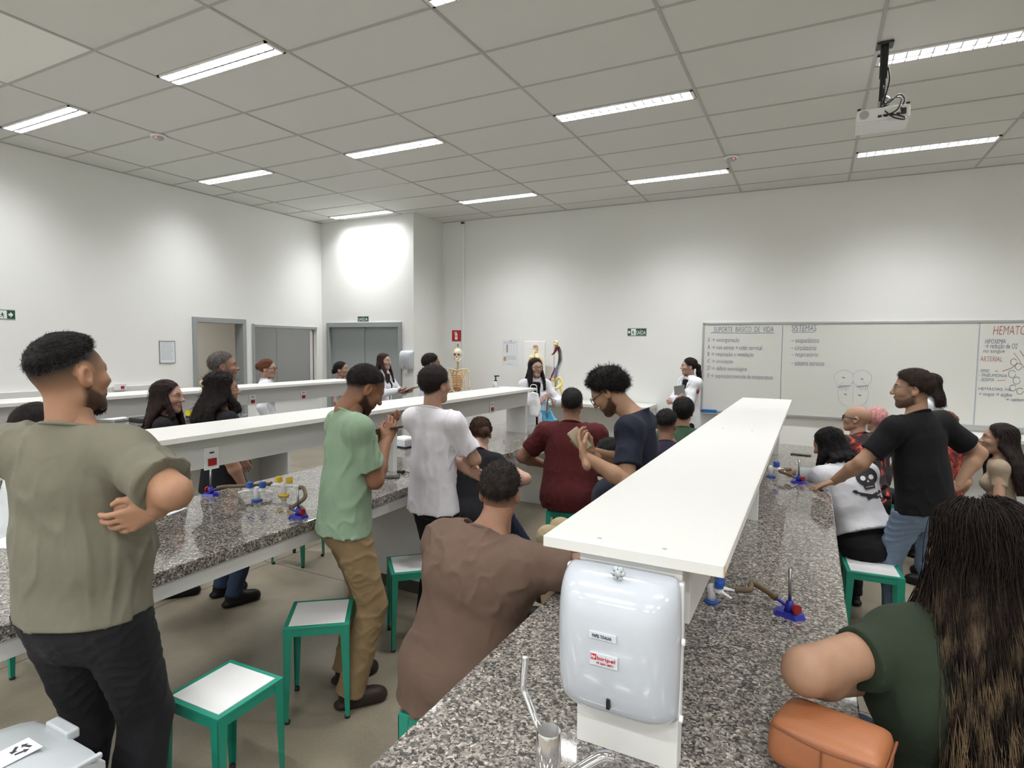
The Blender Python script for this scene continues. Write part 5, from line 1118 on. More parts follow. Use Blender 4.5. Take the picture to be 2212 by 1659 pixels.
    # hair
    if hair:
        k = hair['k']; hm = hairm(hair.get('c', (34, 28, 26)), hair.get('c2'), *(hair.get('z', (0, 0)))); hsdf = Sdf(hair.get('res', hres*1.15)); W = lambda x_, y_, z_: hc+HM@(np.array([x_, y_, z_])*hs); th = hair.get('t', .012)
        zo = hair.get('zo', 0); top_ = hair.get('top', 0)
        hsdf.ell(W(0, -.016, .038), np.array([.078+th, .099+th, .087+th])*hs, HM, .02)
        if top_: hsdf.ell(W(0, .012, .085+top_*.3), np.array([.062, .08, .04+top_])*hs, HM, .03)
        if hair.get('nape', 0): hsdf.ell(W(0, -.055, -.025), np.array([.06, .052, .06])*hs, HM, .03)
        def line(X, Y, Z):
            px, py, pz_ = X-hc[0], Y-hc[1], Z-hc[2]; xx = np.abs(px*HM[0, 0]+py*HM[1, 0]+pz_*HM[2, 0])/hs; yy = (px*HM[0, 1]+py*HM[1, 1]+pz_*HM[2, 1])/hs; zz = (px*HM[0, 2]+py*HM[1, 2]+pz_*HM[2, 2])/hs
            zl = zline(xx, yy)
            if bald: zl = np.where(zz > .0, 9, zl)
            return (zl-zz)*.85*hs
        tp = hair.get('taper', .04); ln_ = lambda X, Y, Z: line(X, Y, Z)
        hsdf.add(lambda X, Y, Z: np.clip(1+ln_(X, Y, Z)/(tp*hs), 0, 1)**1.5*(th+top_*.6+.004)*hs, [-99]*3, [99]*3, 0, '+')
        hsdf.cut(line)
        rg = random.Random(int(pos[0]*1000+pos[1]*10)+7)
        amp = hair.get('amp', .003); fr = hair.get('fr', 90)
        g = waves(11, fr, 8); hsdf.disp = (lambda x_, y_, z_: amp*g(x_, y_, z_)*1.6)
        locks = []; lsd = Sdf(hsdf.res*1.15)
        if k == 'long':
            Ld = hair.get('len', .34); nl = hair.get('n', 15); wv = hair.get('wave', .01); rad = hair.get('r', .021)
            for i in range(nl):
                a = -hair.get('ang', 118)+2*hair.get('ang', 118)*i/(nl-1); a = math.radians(a); dx, dy = math.sin(a), -math.cos(a)
                p0 = W(dx*.072, -.02+dy*.082, .03); p1 = W(dx*.085, -.015+dy*.095, -.045); out = nrm(HM@np.array([dx, dy, 0])); out[2] = 0
                pts = [W(dx*.030, -.012+dy*.035, .112+th*.3), W(dx*.066, -.016+dy*.076, .085+th*.2), p0, p1]
                for j in range(1, 7):
                    f_ = j/6; pts.append(p1-U*Ld*s*f_+out*(hair.get('puff', .015)*math.sin(min(f_*4, 1.57)))+np.array([wv*math.sin(f_*9+i*1.7), wv*math.cos(f_*8+i*2.1), 0])-F*hair.get('back', .0)*f_*f_+R*hair.get('shift', 0)*f_)
                for j in range(4, len(pts)):
                    lc = pts[j]-sh; a_, f_c, u_c = lc@Rt, lc@Ft, lc@Sp
                    if u_c < .09*s:
                        wx = ((.142 if female else .152)*b+.045)*s if u_c < -.06*s else .20*s*b**.5; wy = (.70+.10*(b-1))*wx+.012 if u_c < -.06*s else .085*s*b**.5+.02
                        if u_c < -.38*s: wy += .03
                        if abs(a_) < wx:
                            lim = wy*math.sqrt(1-(a_/wx)**2)+rad*.4
                            if f_c < (.0 if not hair.get('front') or i not in (0, 1, nl-1, nl-2) else -9): f_n = min(f_c, -lim)
                            else: f_n = max(f_c, lim) 
                            pts[j] = pts[j]+Ft*(f_n-f_c)
                for _s in range(2): pts = pts[:4]+[pts[j]*.5+(pts[j-1]+pts[min(j+1, len(pts)-1)])*.25 for j in range(4, len(pts))]
                locks.append(pts)
                for j in range(len(pts)-1): r0 = rad*hs*min(1, .55+.15*j)*(1-.35*max(0, j-3)/6); r1 = rad*hs*min(1, .55+.15*(j+1))*(1-.35*max(0, j-2)/6)*(1 if j < 8 else .5); lsd.cone(pts[j], pts[j+1], r0, r1, .008)
        if k == 'long':
            gg = waves(5, 150, 6, (1, 1, .12)); lsd.disp = lambda x_, y_, z_: .0035*gg(x_, y_, z_); v, q = join_vq([hsdf.mesh(), lsd.mesh()])
        else: v, q = hsdf.mesh()
        hcen = hc+HM@(np.array([0, -.016, .02])*hs)
        nr = hair.get('fur', {0: 4200, 1: 2200, 2: 900}[near]); fl_len = hair.get('fl', .013 if k == 'short' else .03)
        def flow(P):
            q_ = (P-hc)@HM/hs; d_ = np.zeros_like(q_); d_[:, 1] = np.where(q_[:, 2] > .06, .8, -.15); d_[:, 2] = np.where(q_[:, 2] > .06, .0, -1.0); d_[:, 0] = .15
            if k in ('bun', 'pony'): d_[:, 1] = -1; d_[:, 2] = -.2; d_[:, 0] = 0
            if k == 'long': d_[:, 1] = -.5; d_[:, 2] = -.9; d_[:, 0] = np.sign(q_[:, 0])*.4
            return d_@HM.T
        if nr: vr, qr = ribbons(v if k != 'long' else v, hcen, nr, fl_len if k != 'long' else .05, {0: .0012, 1: .0016, 2: .002}[near], flow, 5, hair.get('cu', .28 if k == 'short' else .10), hair.get('up', .35 if k == 'short' else .08)); v, q = join_vq([(v, q), (vr, qr)])
        if k in ('bun', 'pony', 'curls'):
            bs_ = Sdf(hsdf.res*1.1); gg = waves(8, 120, 7); bs_.disp = lambda x_, y_, z_: .006*gg(x_, y_, z_)
            if k == 'bun':
                bc = hair.get('at', (0, -.13, .0)); bs_.ell(W(*bc), np.array([.036, .034, .036])*hs*hair.get('bs', 1), HM, .02); bs_.cone(W(0, -.10, bc[2]), W(*bc), .026, .026, .02)
                for i in range(7): a = i*.9; bs_.cone(W(bc[0]+.02*math.cos(a), bc[1]-.01, bc[2]+.02*math.sin(a)), W(bc[0]+.05*math.cos(a), bc[1]-.02, bc[2]+.045*math.sin(a)), .010*hair.get('wisp', 1), .004, .01)
            if k == 'pony':
                p_ = [W(0, -.09, .03), W(0, -.135, .0), W(.0, -.14, -.08)]
                for i in range(3): p_.append(p_[-1]-U*.085+np.array([.012*math.sin(i*2+1), .012*math.cos(i*2), 0]))
                for i in range(len(p_)-1): bs_.cone(p_[i], p_[i+1], [.022, .032, .034, .03, .022][i], [.032, .034, .03, .022, .01][i], .02)
                if hair.get('front'):
                    p_ = [W(hair['front']*.06, .0, -.05), W(hair['front']*.07, .02, -.11)]
                    for i in range(3): p_.append(p_[-1]-U*.07+F*.02+np.array([.008*math.sin(i*2), 0, 0]))
                    for i in range(len(p_)-1): bs_.cone(p_[i], p_[i+1], .022, .02, .015)
            v2, q2 = bs_.mesh(); v, q = join_vq([(v, q), (v2, q2)])
        ho = np_mesh('hair', v, q, hm, root, None, O)
        if k == 'long' and hair.get('strands'):
            rg_ = np.random.RandomState(3); VV = []; QQ = []; nv = 0
            paths = [np.array([list(q_) for q_ in smooth_path([Vector(p_) for p_ in lk_], 4)]) for lk_ in locks]
            for i in range(hair['strands']):
                a_i = rg_.randint(0, len(paths)-1); f_ = rg_.rand(); P_ = paths[a_i]*(1-f_)+paths[a_i+1]*f_; K = len(P_); st = rg_.randint(0, K//5); en = K-rg_.randint(0, K//6); t_ = np.linspace(0, 1, K)[:, None]
                ph = rg_.rand(4)*6.28; am = .003+.011*t_; out_ = P_-(hc+HM@(np.array([0, -.016, .02])*hs)); out_[:, 2] *= np.clip(1.2-2*t_[:, 0], 0, 1); out_ /= np.linalg.norm(out_, axis=1)[:, None]+1e-9
                P_ = P_+out_*(rad*hs*(.45+.65*rg_.rand()))+rg_.normal(size=3)*np.array([1, 1, .3])*(.003+.010*t_)+am*1.3*np.concatenate([np.sin(t_*9+ph[0])+.5*np.sin(t_*21+ph[1]), np.cos(t_*8+ph[2])+.5*np.sin(t_*19+ph[3]), 0*t_], 1)
                P_ = P_[st:en]; K = len(P_); r_ = (.0010*rg_.uniform(.6, 1.3)*(1-.7*np.linspace(0, 1, K)**2))[:, None]; th_ = rg_.rand()*6.28
                d1 = np.array([math.cos(th_), math.sin(th_), .2]); d2 = np.array([math.cos(th_+2.1), math.sin(th_+2.1), .2]); d3 = np.array([math.cos(th_+4.2), math.sin(th_+4.2), -.3])
                VV.append(np.stack([P_+d1*r_, P_+d2*r_, P_+d3*r_], 1).reshape(-1, 3)); b0 = nv+3*np.arange(K-1)[:, None]; QQ.append(np.concatenate([b0+np.array([[0, 1, 4, 3]]), b0+np.array([[1, 2, 5, 4]]), b0+np.array([[2, 0, 3, 5]])])); nv += 3*K
            so = np_mesh('hair_strands', np.concatenate(VV), np.concatenate(QQ), hm, root, None, O); so['kind'] = 'stuff'
        if hair.get('claw'):
            bm = bmesh.new(); c0 = W(.03, -.115, .05)-O
            for i in range(4): tube(bm, smooth_path([c0+HM@np.array([-.03+.02*i, -.01, -.02]), c0+HM@np.array([-.035+.022*i, -.028, .0]), c0+HM@np.array([-.03+.02*i, -.015, .025])], 4), .0045, 6)
            obj('hair_clip', bm, M['claw'], root, smooth=True)
    if beard > 1 and True:
        W = lambda x_, y_, z_: hc+HM@(np.array([x_, y_, z_])*hs); bs_ = Sdf(hres)
        bs_.ell(W(0, .027, -.044), np.array([.0595, .0675, .078])*hs, HM, .01); bs_.cone(W(0, .066, -.103), W(0, .064, -.09), .0265*hs, .0265*hs, .02)
        def bcut(X, Y, Z):
            px, py, pz_ = X-hc[0], Y-hc[1], Z-hc[2]; xx = np.abs(px*HM[0, 0]+py*HM[1, 0]+pz_*HM[2, 0])/hs; yy = (px*HM[0, 1]+py*HM[1, 1]+pz_*HM[2, 1])/hs; zz = (px*HM[0, 2]+py*HM[1, 2]+pz_*HM[2, 2])/hs
            zl = -.022-.045*np.clip(yy/.05, 0, 1)+.0*xx; return np.maximum(zz-zl, -.012-yy)*hs*.9
        bs_.add(lambda X, Y, Z: np.clip(1+bcut(X, Y, Z)/(.02*hs), 0, 1)*.006, [-99]*3, [99]*3, 0, '+'); bs_.cut(bcut)
        bs_.cone(W(-.02, .086, -.047), W(.02, .086, -.047), .0085*hs, .0085*hs, .01); bs_.cone(W(-.018, .09, -.061), W(.018, .09, -.061), .011*hs, .011*hs, .004, op='s')
        gg = waves(3, 300, 6); bs_.disp = lambda x_, y_, z_: .0022*gg(x_, y_, z_); v, q = bs_.mesh(); vr, qr = ribbons(v, hc, 1500, .010, .001, -HM[:, 2]+HM[:, 1]*.3, 4, .35, .4); v, q = join_vq([(v, q), (vr, qr)]); np_mesh('beard', v, q, hairm((36, 29, 26)), root, None, O)
    if glasses:
        W = lambda x_, y_, z_: Vector(hc+HM@(np.array([x_, y_, z_])*hs)-O); bm = bmesh.new(); rr_ = glasses.get('r', .0018); w_, h_ = glasses.get('w', .024), glasses.get('h', .018)
        for q_ in (-1, 1):
            P_ = [W(q_*.033+w_*math.copysign(abs(math.cos(a))**.8, math.cos(a)), .105-.12*abs(w_*math.cos(a)+.0)*(1 if q_*math.cos(a) > 0 else 0), .003+h_*math.copysign(abs(math.sin(a))**.8, math.sin(a))) for a in [2*PI*i/20 for i in range(22)]]; tube(bm, P_, rr_, 6, False)
            tube(bm, smooth_path([W(q_*.057, .1, .009), W(q_*.080, .045, .010), W(q_*.083, -.01, .012), W(q_*.080, -.03, -.005)], 4), rr_, 6)
        tube(bm, [W(-.01, .108, .006), W(0, .113, .008), W(.01, .108, .006)], rr_, 6); go = obj('glasses', bm, glasses.get('m', M['black']), root, smooth=True)
    return dict(root=root, hc=hc, HM=HM, sh=sh, pel=pel, Sp=Sp, Rt=Rt, Ft=Ft, R=R, F=F, O=O, arms=arms, s=s, shR=shR, shL=shL, legs=LG)
M['eyew'] = mat('eye_white', (226, 220, 214), .25); M['iris'] = mat('iris_brown', (40, 26, 18), .2); M['badge'] = mat('emblem_red_black', (120, 40, 44), .6, vary=.6, vscale=40)

def flame(name, cols, sc):
    m = bpy.data.materials.new(name); m.use_nodes = True; nt = m.node_tree; b = nt.nodes['Principled BSDF']; tc = nt.nodes.new('ShaderNodeTexCoord')
    n = nt.nodes.new('ShaderNodeTexNoise'); n.inputs['Scale'].default_value = sc; n.inputs['Detail'].default_value = 5; n.inputs['Roughness'].default_value = .65; n.inputs['Distortion'].default_value = 1.2; nt.links.new(tc.outputs['Object'], n.inputs['Vector'])
    r = nt.nodes.new('ShaderNodeValToRGB'); e = r.color_ramp.elements; e[0].position = cols[0][0]; e[0].color = lin(cols[0][1]); e[1].position = cols[-1][0]; e[1].color = lin(cols[-1][1])
    for p_, c_ in cols[1:-1]: x = e.new(p_); x.color = lin(c_)
    nt.links.new(n.outputs[0], r.inputs[0]); nt.links.new(r.outputs[0], b.inputs['Base Color']); b.inputs['Roughness'].default_value = .85; M[name] = m
flame('flame', [(.44, (34, 30, 34)), (.53, (40, 32, 34)), (.56, (120, 34, 34)), (.62, (206, 84, 50)), (.70, (222, 190, 180))], 6)
flame('flame2', [(.40, (60, 34, 36)), (.5, (150, 50, 44)), (.62, (206, 96, 76))], 14)

def decal(o, polys, center, nrm_, right, up, m, name, parent, lift=.0025):
    """flat print laid onto a garment: polygons in its plane, dropped on the cloth along the inward normal"""
    from mathutils.bvhtree import BVHTree
    me = o.data; vs = [Vector(v.co)+Vector(o.parent.location) for v in me.vertices]; bvh = BVHTree.FromPolygons(vs, [tuple(p.vertices) for p in me.polygons]); c = Vector(center); n = Vector(nrm_).normalized(); r = Vector(right).normalized(); u = Vector(up).normalized(); bm = bmesh.new()
    for pts in polys:
        vv = [bm.verts.new((x, y, 0)) for x, y in pts]; bm.faces.new(vv)
    bmesh.ops.triangulate(bm, faces=bm.faces); [bmesh.ops.subdivide_edges(bm, edges=[e for e in bm.edges if e.calc_length() > .012], cuts=1, use_grid_fill=True) for _ in range(5)]
    for v in bm.verts:
        p = c+r*v.co.x+u*v.co.y; h = bvh.ray_cast(p+n*.4, -n); q = (h[0]+n*lift) if h[0] is not None else p; v.co = q-Vector(parent.location)
    return obj(name, bm, m, parent)
BLK = dict(c=(30, 31, 36)); DEN = (70, 90, 120)
def coatspec(**k): return dict(c=(228, 230, 236), **k)
pp = {}
# --- the nearest people
pp['olive'] = person('man in olive t-shirt with black fade haircut and beard, arms crossed, at the left', -22, (152, 815, 1.84), hyaw=12, hpitch=4, hroll=6, bulk=1.17, belly=.3, near=0, lean=-2,
    armR=dict(px=(250, 1088, 1.95), elpx=(376, 1064, 1.70), curl=.6, N=(-.3, -1, 0)), armL=dict(px=(372, 1098, 1.70), elpx=(190, 1100, 1.95), mx=.40, curl=.45, cN=(-.1, .5, -1), cD=(-.9, -.38, .2)),
    top=dict(c=(132, 129, 112), wr=.012, fr=20, loose=.014, t=.006, flare=.012), hem=.03, sleeve=.80, bottom=dict(c=(38, 38, 42), t=.012, cuff=.06), hair=dict(k='short', c=(26, 23, 22), t=.006, fadecut=True, top=.010, amp=.003, fr=130, zo=.018), skn=(190, 138, 104), beard=2, fade=1)
pp['green'] = person('man in light green t-shirt and khaki trousers looking down at his phone', 30, (788, 840, 3.02), hyaw=-2, hpitch=-32, bulk=1.06, near=0, lean=4, side=-2, neckf=.03, shw=1.02,
    armR=dict(px=(835, 950, 3.07), hint=(.45, -.3, -1), curl=.5, D=(-.35, .5, .75), N=(-.9, .2, .3), pinch=.6), armL=dict(px=(822, 930, 3.22), hint=(-.3, -.2, -1), curl=.6, D=(.6, .5, .45), N=(0, -.2, 1), pinch=.5),
    top=dict(c=(152, 178, 150), wr=.012, fr=24, loose=.012), sleeve=.74, bottom=dict(c=(158, 134, 98), t=.010, wr=.009, cuff=.058), hair=dict(k='short', c=(30, 26, 25), t=.006, amp=.001, fr=200, zo=.006), skn=(160, 108, 78), beard=2, fade=.6, shoes=(52, 42, 36), legs=dict(R=dict(foot=(.13, -.02), toe=(.15, 1)), L=dict(foot=(-.10, .03), toe=(-.1, 1))))
pp['brown'] = person('heavy man in brown t-shirt seated on a stool with his back to the camera', 4, (1080, 1066, 2.35), seat=.475, lean=17, side=5, hyaw=-22, hpitch=-2, bulk=1.34, belly=.4, near=0, headfwd=.06, shw=1.05,
    armR=dict(px=(1330, 1215, 2.25), elpx=(1248, 1225, 2.15), curl=.3, N=(0, 0, -1)), armL=dict(rel=(-.05, .38, -.36), hint=(-1, 0, -.5)), top=dict(c=(118, 96, 83), wr=.010, fr=18, loose=.012, t=.008, flare=.0), hem=.26, sleeve=.80,
    bottom=dict(c=(190, 168, 134), t=.014), hair=dict(k='short', c=(38, 32, 29), t=.009, amp=.004, fr=170, zo=-.012, fadecut=True, top=.004, cu=.7, fl=.014), skn=(178, 128, 98), fade=.7, legs=dict(R=dict(knee=(.10, .40, .50)), L=dict(knee=(-.2, .40, .52))))
pp['long'] = person('woman with long highlighted hair and dark green top seated at the right edge', -12, (2112, 1195, 1.40), seat=.50, female=True, lean=4, hyaw=-26, hpitch=-6, bulk=1.32, near=0,
    hide=('L',), armL=dict(px=(1960, 1500, 1.62), elpx=(1742, 1450, 1.33), curl=.5, N=(0, 0, -1)), armR=dict(rel=(.1, .25, -.42)), top=dict(c=(50, 62, 46), wr=.004, fr=15, t=.008), sleeve=.52, bottom=dict(c=(48, 62, 84)),
    hair=dict(k='long', c=(36, 28, 24), c2=(124, 104, 80), z=(1.30, .98), len=.80, n=21, wave=.018, r=.026, strands=4400, puff=.05, t=.008, amp=.002, fr=110, shift=.02), skn=(188, 142, 110), eyes=False)
# --- middle distance, standing
pp['white'] = person('man in white t-shirt and black trousers with folded arms by the middle bench', 2, (940, 832, 3.55), hyaw=8, hpitch=2, bulk=.97, near=1, lean=0, shw=1.0,
    armR=dict(rel=(.02, .24, -.30), hint=(1, -.1, -.6)), armL=dict(rel=(.20, .14, -.36), hint=(-.8, .3, -.7), D=(1, -.3, -.05), N=(-.3, -1, 0), curl=.5), top=dict(c=(222, 220, 226), wr=.013, fr=20, loose=.012, flare=.008), hem=.10, sleeve=.75, bottom=dict(c=(26, 25, 28), t=.001, cuff=.04),
    hair=dict(k='short', c=(34, 27, 25), t=.012, amp=.003, fr=120, zo=-.015), skn=(196, 150, 124))
pp['navy'] = person('man with black curly hair and glasses in navy t-shirt holding a phone', -78, (1316, 848, 3.25), hyaw=-12, hpitch=-34, bulk=1.05, near=0, lean=3, neckf=.05, headfwd=.06, twist=14,
    armL=dict(px=(1262, 985, 2.95), hint=(-.2, -.5, -1), curl=.55, D=(.35, .5, .8), N=(.5, -.2, .8), pinch=.6), armR=dict(px=(1275, 975, 3.1), hint=(.4, -.2, -1), curl=.6, D=(-.4, .6, .7), N=(-.7, .1, .6)),
    top=dict(c=(34, 38, 54), wr=.008, fr=18, loose=.010), sleeve=.72, bottom=dict(c=(40, 44, 58)), hair=dict(k='short', c=(20, 18, 18), t=.026, amp=.008, fr=75, top=.02, zo=-.004, nape=1, cu=.8, fl=.03, up=.6), skn=(186, 140, 106), beard=1, glasses=dict(w=.025, h=.02, r=.0024))
pp['jeans'] = person('man in black t-shirt and blue jeans leaning his left hand on the near bench', -42, (1972, 842, 3.55), hyaw=-42, hpitch=0, bulk=1.12, near=0, lean=6, side=-4, shw=1.08,
    armL=dict(px=(1800, 1040, 3.72), hint=(-.4, -.8, .1), curl=.22, spread=1.9, D=(-.75, .45, -.35), N=(-.2, 0, -1)), armR=dict(rel=(.20, -.06, -.42), hint=(1, -.5, -.7), curl=.8, D=(-.8, .4, -.4)),
    top=dict(c=(20, 20, 24), wr=.007, fr=18, loose=.010), sleeve=.72, bottom=dict(c=(142, 162, 188), t=.006, wr=.007), hair=dict(k='short', c=(46, 34, 28), t=.011, amp=.0025, fr=120, zo=-.008, top=.006), skn=(190, 144, 112), beard=.8, fade=.4, glasses=dict(w=.022, h=.02, r=.0014, m=M['steel']), legs=dict(R=dict(foot=(.16, -.10)), L=dict(foot=(-.06, .08))))
# --- seated in the middle
pp['bent'] = person('woman in black top with brown bun bent over the middle bench on a stool', -12, (1038, 938, 4.4), seat=.475, female=True, lean=22, hyaw=-25, hpitch=-28, headfwd=.06, near=1, bulk=1.2,
    armR=dict(rel=(.25, .16, -.17), hint=(1, -.4, -.2), curl=.4, N=(0, 0, -1), D=(-1, .3, 0)), armL=dict(rel=(-.16, .28, -.28), hint=(-1, -.2, -.3)), top=dict(c=(27, 27, 31), wr=.004), sleeve=.55, bottom=dict(c=(30, 36, 54), t=.002), hair=dict(k='bun', c=(64, 44, 34), t=.012, at=(.02, -.115, -.02), bs=1.15, wisp=.6), skn=(206, 160, 136),
    shoes=(214, 214, 212), legs=dict(R=dict(knee=(.16, .38, .50), foot=(.42, .40, .18), toe=(.8, .5)), L=dict(knee=(-.14, .38, .54))))
pp['red'] = person('broad man in dark red t-shirt seated facing the board', -12, (1236, 872, 4.85), seat=.475, lean=6, hyaw=-2, hpitch=2, bulk=1.24, near=1, shw=1.06,
    armL=dict(rel=(-.24, .25, -.30), hint=(-1, -.5, -.3)), armR=dict(rel=(.16, .28, -.34)), top=dict(c=(92, 34, 36), wr=.007, t=.008), hem=.10, sleeve=.7, bottom=dict(c=(28, 28, 32)), hair=dict(k='short', c=(30, 28, 28), t=.006, amp=.001, fr=180, zo=-.01), skn=(172, 122, 98), fade=.5, glasses=dict())
pp['knee'] = person('seated man in dark navy t-shirt and khaki trousers hidden behind the near shelf', -95, (1316, 998, 3.6), seat=.475, lean=6, hpitch=-4, bulk=1.3, near=1,
    armL=dict(rel=(-.20, .14, -.46), hint=(-.6, -.6, -.5)), top=dict(c=(46, 50, 62), wr=.004), sleeve=.68, bottom=dict(c=(188, 170, 134), t=.01), hair=dict(k='short', c=(30, 28, 28), t=.008), skn=(120, 78, 60), legs=dict(L=dict(knee=(-.13, .42, .62), foot=(-.12, .4, .16)), R=dict(knee=(.12, .42, .60), foot=(.12, .4, .16))))
pp['boy'] = person('young man with faded dark haircut resting his chin on his hand', -15, (1440, 918, 4.55), seat=.475, lean=8, hyaw=14, hpitch=-2, near=1, height=1.6, bulk=.95,
    armR=dict(rel=(.10, .22, .03), hint=(.4, .3, -1), curl=1.2), top=dict(c=(66, 62, 84), wr=.004), hair=dict(k='short', c=(28, 24, 23), t=.012, amp=.003, fadecut=True, zo=.01), fade=.9, skn=(178, 128, 102))
pp['greenback'] = person('man with thick black hair in dark green shirt seated beyond the young man', -14, (1476, 890, 5.15), seat=.475, lean=4, hyaw=4, near=1, bulk=1.1,
    top=dict(c=(82, 112, 88), wr=.004), hair=dict(k='short', c=(24, 21, 20), t=.022, amp=.002, zo=-.02, nape=1), skn=(190, 142, 112), glasses=dict())
pp['bald'] = person('bald man with dark glasses and flame patterned black shirt, hand on chin', -42, (1850, 905, 4.95), seat=.475, lean=12, hyaw=-34, hpitch=6, near=1, bulk=1.2,
    armL=dict(rel=(.0, .24, .02), hint=(-.5, .3, -1), curl=1.3, D=(.1, .2, 1), N=(0, -1, 0)), armR=dict(rel=(.12, .3, -.3)), top=dict(c=(40, 34, 36), m='flame', wr=.004, t=.008), sleeve=.8, bottom=dict(c=(40, 42, 48)), skn=(196, 150, 122), bald=True, hair=None, glasses=dict(w=.023, h=.017, r=.0036, m=M['inkk']))
pp['skull'] = person('woman with long black hair in white skull print t-shirt leaning on the bench', -26, (1790, 962, 4.10), seat=.475, female=True, lean=30, side=-6, hyaw=-37, hpitch=-22, headfwd=.04, near=1, bulk=1.22,
    armL=dict(px=(1725, 1030, 4.4), hint=(-1, -.3, .1), curl=.6, N=(0, 0, -1), D=(-.3, 1, 0)), armR=dict(rel=(.05, .3, -.2)), top=dict(c=(216, 216, 220), wr=.005, t=.008, loose=.01), hem=-.05, sleeve=.7, bottom=dict(c=(24, 24, 27)), hair=dict(k='long', c=(22, 19, 20), len=.16, n=11, r=.026, t=.014, wave=.006), skn=(182, 134, 104))
pp['beige'] = person('woman with long dark wavy hair in beige top seated at the right edge', -75, (2158, 950, 4.25), seat=.475, female=True, lean=3, hyaw=-10, hpitch=4, near=1,
    top=dict(c=(176, 158, 136), wr=.003, loose=.0), sleeve=.55, bottom=dict(c=(50, 58, 76)), hair=dict(k='long', c=(36, 28, 26), len=.42, n=15, r=.026, t=.012, wave=.014, back=.05, puff=.03, ang=92), skn=(196, 150, 124))
# --- presenters and people along the walls
pp['presenter'] = person('presenter in lab coat with glasses gesturing beside the spine model', 140, (1157, 795, 7.2), female=True, hyaw=-10, hpitch=2, near=2,
    armR=dict(rel=(-.0, .30, -.22), hint=(1, -.3, -.8), curl=.5, D=(-.4, .5, .7), N=(-1, 0, .2)), armL=dict(rel=(-.16, .32, -.22), hint=(-1, -.3, -.8), curl=.4, D=(.3, .5, .8), N=(1, 0, .2)),
    top=dict(c=(30, 26, 28), neck=1), coat=coatspec(len=.62), bottom=dict(c=(30, 30, 34)), hair=dict(k='long', c=(32, 24, 24), len=.26, n=15, r=.022, t=.014, wave=.003, front=1), skn=(216, 172, 152), glasses=dict(r=.0026))
pp['folderlady'] = person('woman in lab coat with dark ponytail hugging a grey folder beside the whiteboard', -140, (1488, 792, 7.85), female=True, hyaw=28, hpitch=0, near=2,
    armR=dict(rel=(-.04, .22, -.24), hint=(1, 0, -.9), curl=.4, D=(-1, .2, .2), N=(0, -1, 0)), armL=dict(rel=(.08, .22, -.30), hint=(-1, 0, -.9), curl=.4, D=(1, .2, -.1), N=(0, -1, 0)),
    top=dict(c=(28, 24, 26)), coat=coatspec(len=.55, badge=-1), bottom=dict(c=(30, 30, 34)), hair=dict(k='pony', c=(34, 25, 24), t=.010, front=1), skn=(212, 166, 146))
pp['clip'] = person('woman in lab coat with clipboard standing before the grey double door', 78, (830, 781, 8.35), female=True, hyaw=10, hpitch=2, near=2,
    armR=dict(rel=(.08, .28, -.22), hint=(1, -.2, -.9), curl=.5, D=(-.2, 1, .2), N=(-.3, 0, 1)), armL=dict(rel=(-.06, .32, -.26), hint=(-1, -.2, -.9), curl=.5, D=(.2, 1, .1), N=(0, 0, 1)),
    top=dict(c=(24, 22, 25)), coat=coatspec(len=.55), bottom=dict(c=(30, 30, 34)), hair=dict(k='long', c=(58, 36, 34), len=.30, n=13, r=.02, t=.010, wave=.002), skn=(216, 174, 156))
pp['bunblack'] = person('woman with dark bun and black top standing left of the clipboard woman', 62, (738, 799, 8.3), female=True, hyaw=8, hpitch=6, near=2, height=1.6,
    top=dict(c=(26, 25, 29)), bottom=dict(c=(30, 30, 34)), hair=dict(k='bun', c=(36, 26, 26), t=.010, at=(0, -.125, -.01)), skn=(198, 152, 130))
pp['ginger'] = person('woman with auburn bun and glasses in lab coat before the interior window', 48, (578, 797, 7.15), female=True, hyaw=10, hpitch=0, near=2, height=1.66,
    top=dict(c=(60, 46, 44)), coat=coatspec(len=.5), bottom=dict(c=(44, 52, 70)), hair=dict(k='bun', c=(104, 66, 44), t=.012, at=(0, -.12, .03), wisp=1.6), skn=(206, 158, 138), glasses=dict(r=.0022))
pp['shirtman'] = person('man with dark hair in white shirt half hidden by the white t-shirt man', 40, (932, 786, 7.0), hyaw=10, near=2, bulk=1.05,
    top=dict(c=(214, 222, 236), sleeve=1.96, wr=.006), bottom=dict(c=(40, 44, 56)), hair=dict(k='short', c=(26, 22, 22), t=.016, amp=.003, zo=-.005), skn=(170, 122, 98))
pp['whiteboardlady'] = person('woman in lab coat with long dark hair hidden behind the man in black', -60, (2006, 832, 5.8), female=True, near=2, hyaw=-10,
    top=dict(c=(30, 28, 30)), coat=coatspec(len=.5), bottom=dict(c=(30, 30, 34)), hair=dict(k='long', c=(36, 26, 24), len=.20, n=13, r=.02, t=.010, wave=.002), skn=(206, 160, 138))
pp['greyhair'] = person('man with short grey hair in grey blue shirt standing beyond the curly woman', 22, (482, 792, 4.75), hyaw=12, hpitch=2, near=1, bulk=1.0,
    top=dict(c=(92, 94, 106), wr=.004), sleeve=.9, bottom=dict(c=(42, 48, 60)), hair=dict(k='short', c=(88, 82, 80), t=.006, amp=.0015, fr=160, zo=-.004), skn=(176, 128, 104), fade=.3)
pp['curly'] = person('woman with curly black hair in a claw clip, black top and jeans', 16, (480, 842, 4.0), female=True, hyaw=14, hpitch=0, near=1, bulk=1.18, height=1.6,
    top=dict(c=(30, 28, 33), wr=.004, t=.006), sleeve=.7, bottom=dict(c=(66, 82, 112), t=.004), hair=dict(k='long', c=(26, 20, 20), len=.20, n=17, r=.030, t=.018, wave=.020, puff=.035, amp=.006, fr=90, claw=1, cu=.6, up=.3, back=.06), skn=(190, 140, 112))
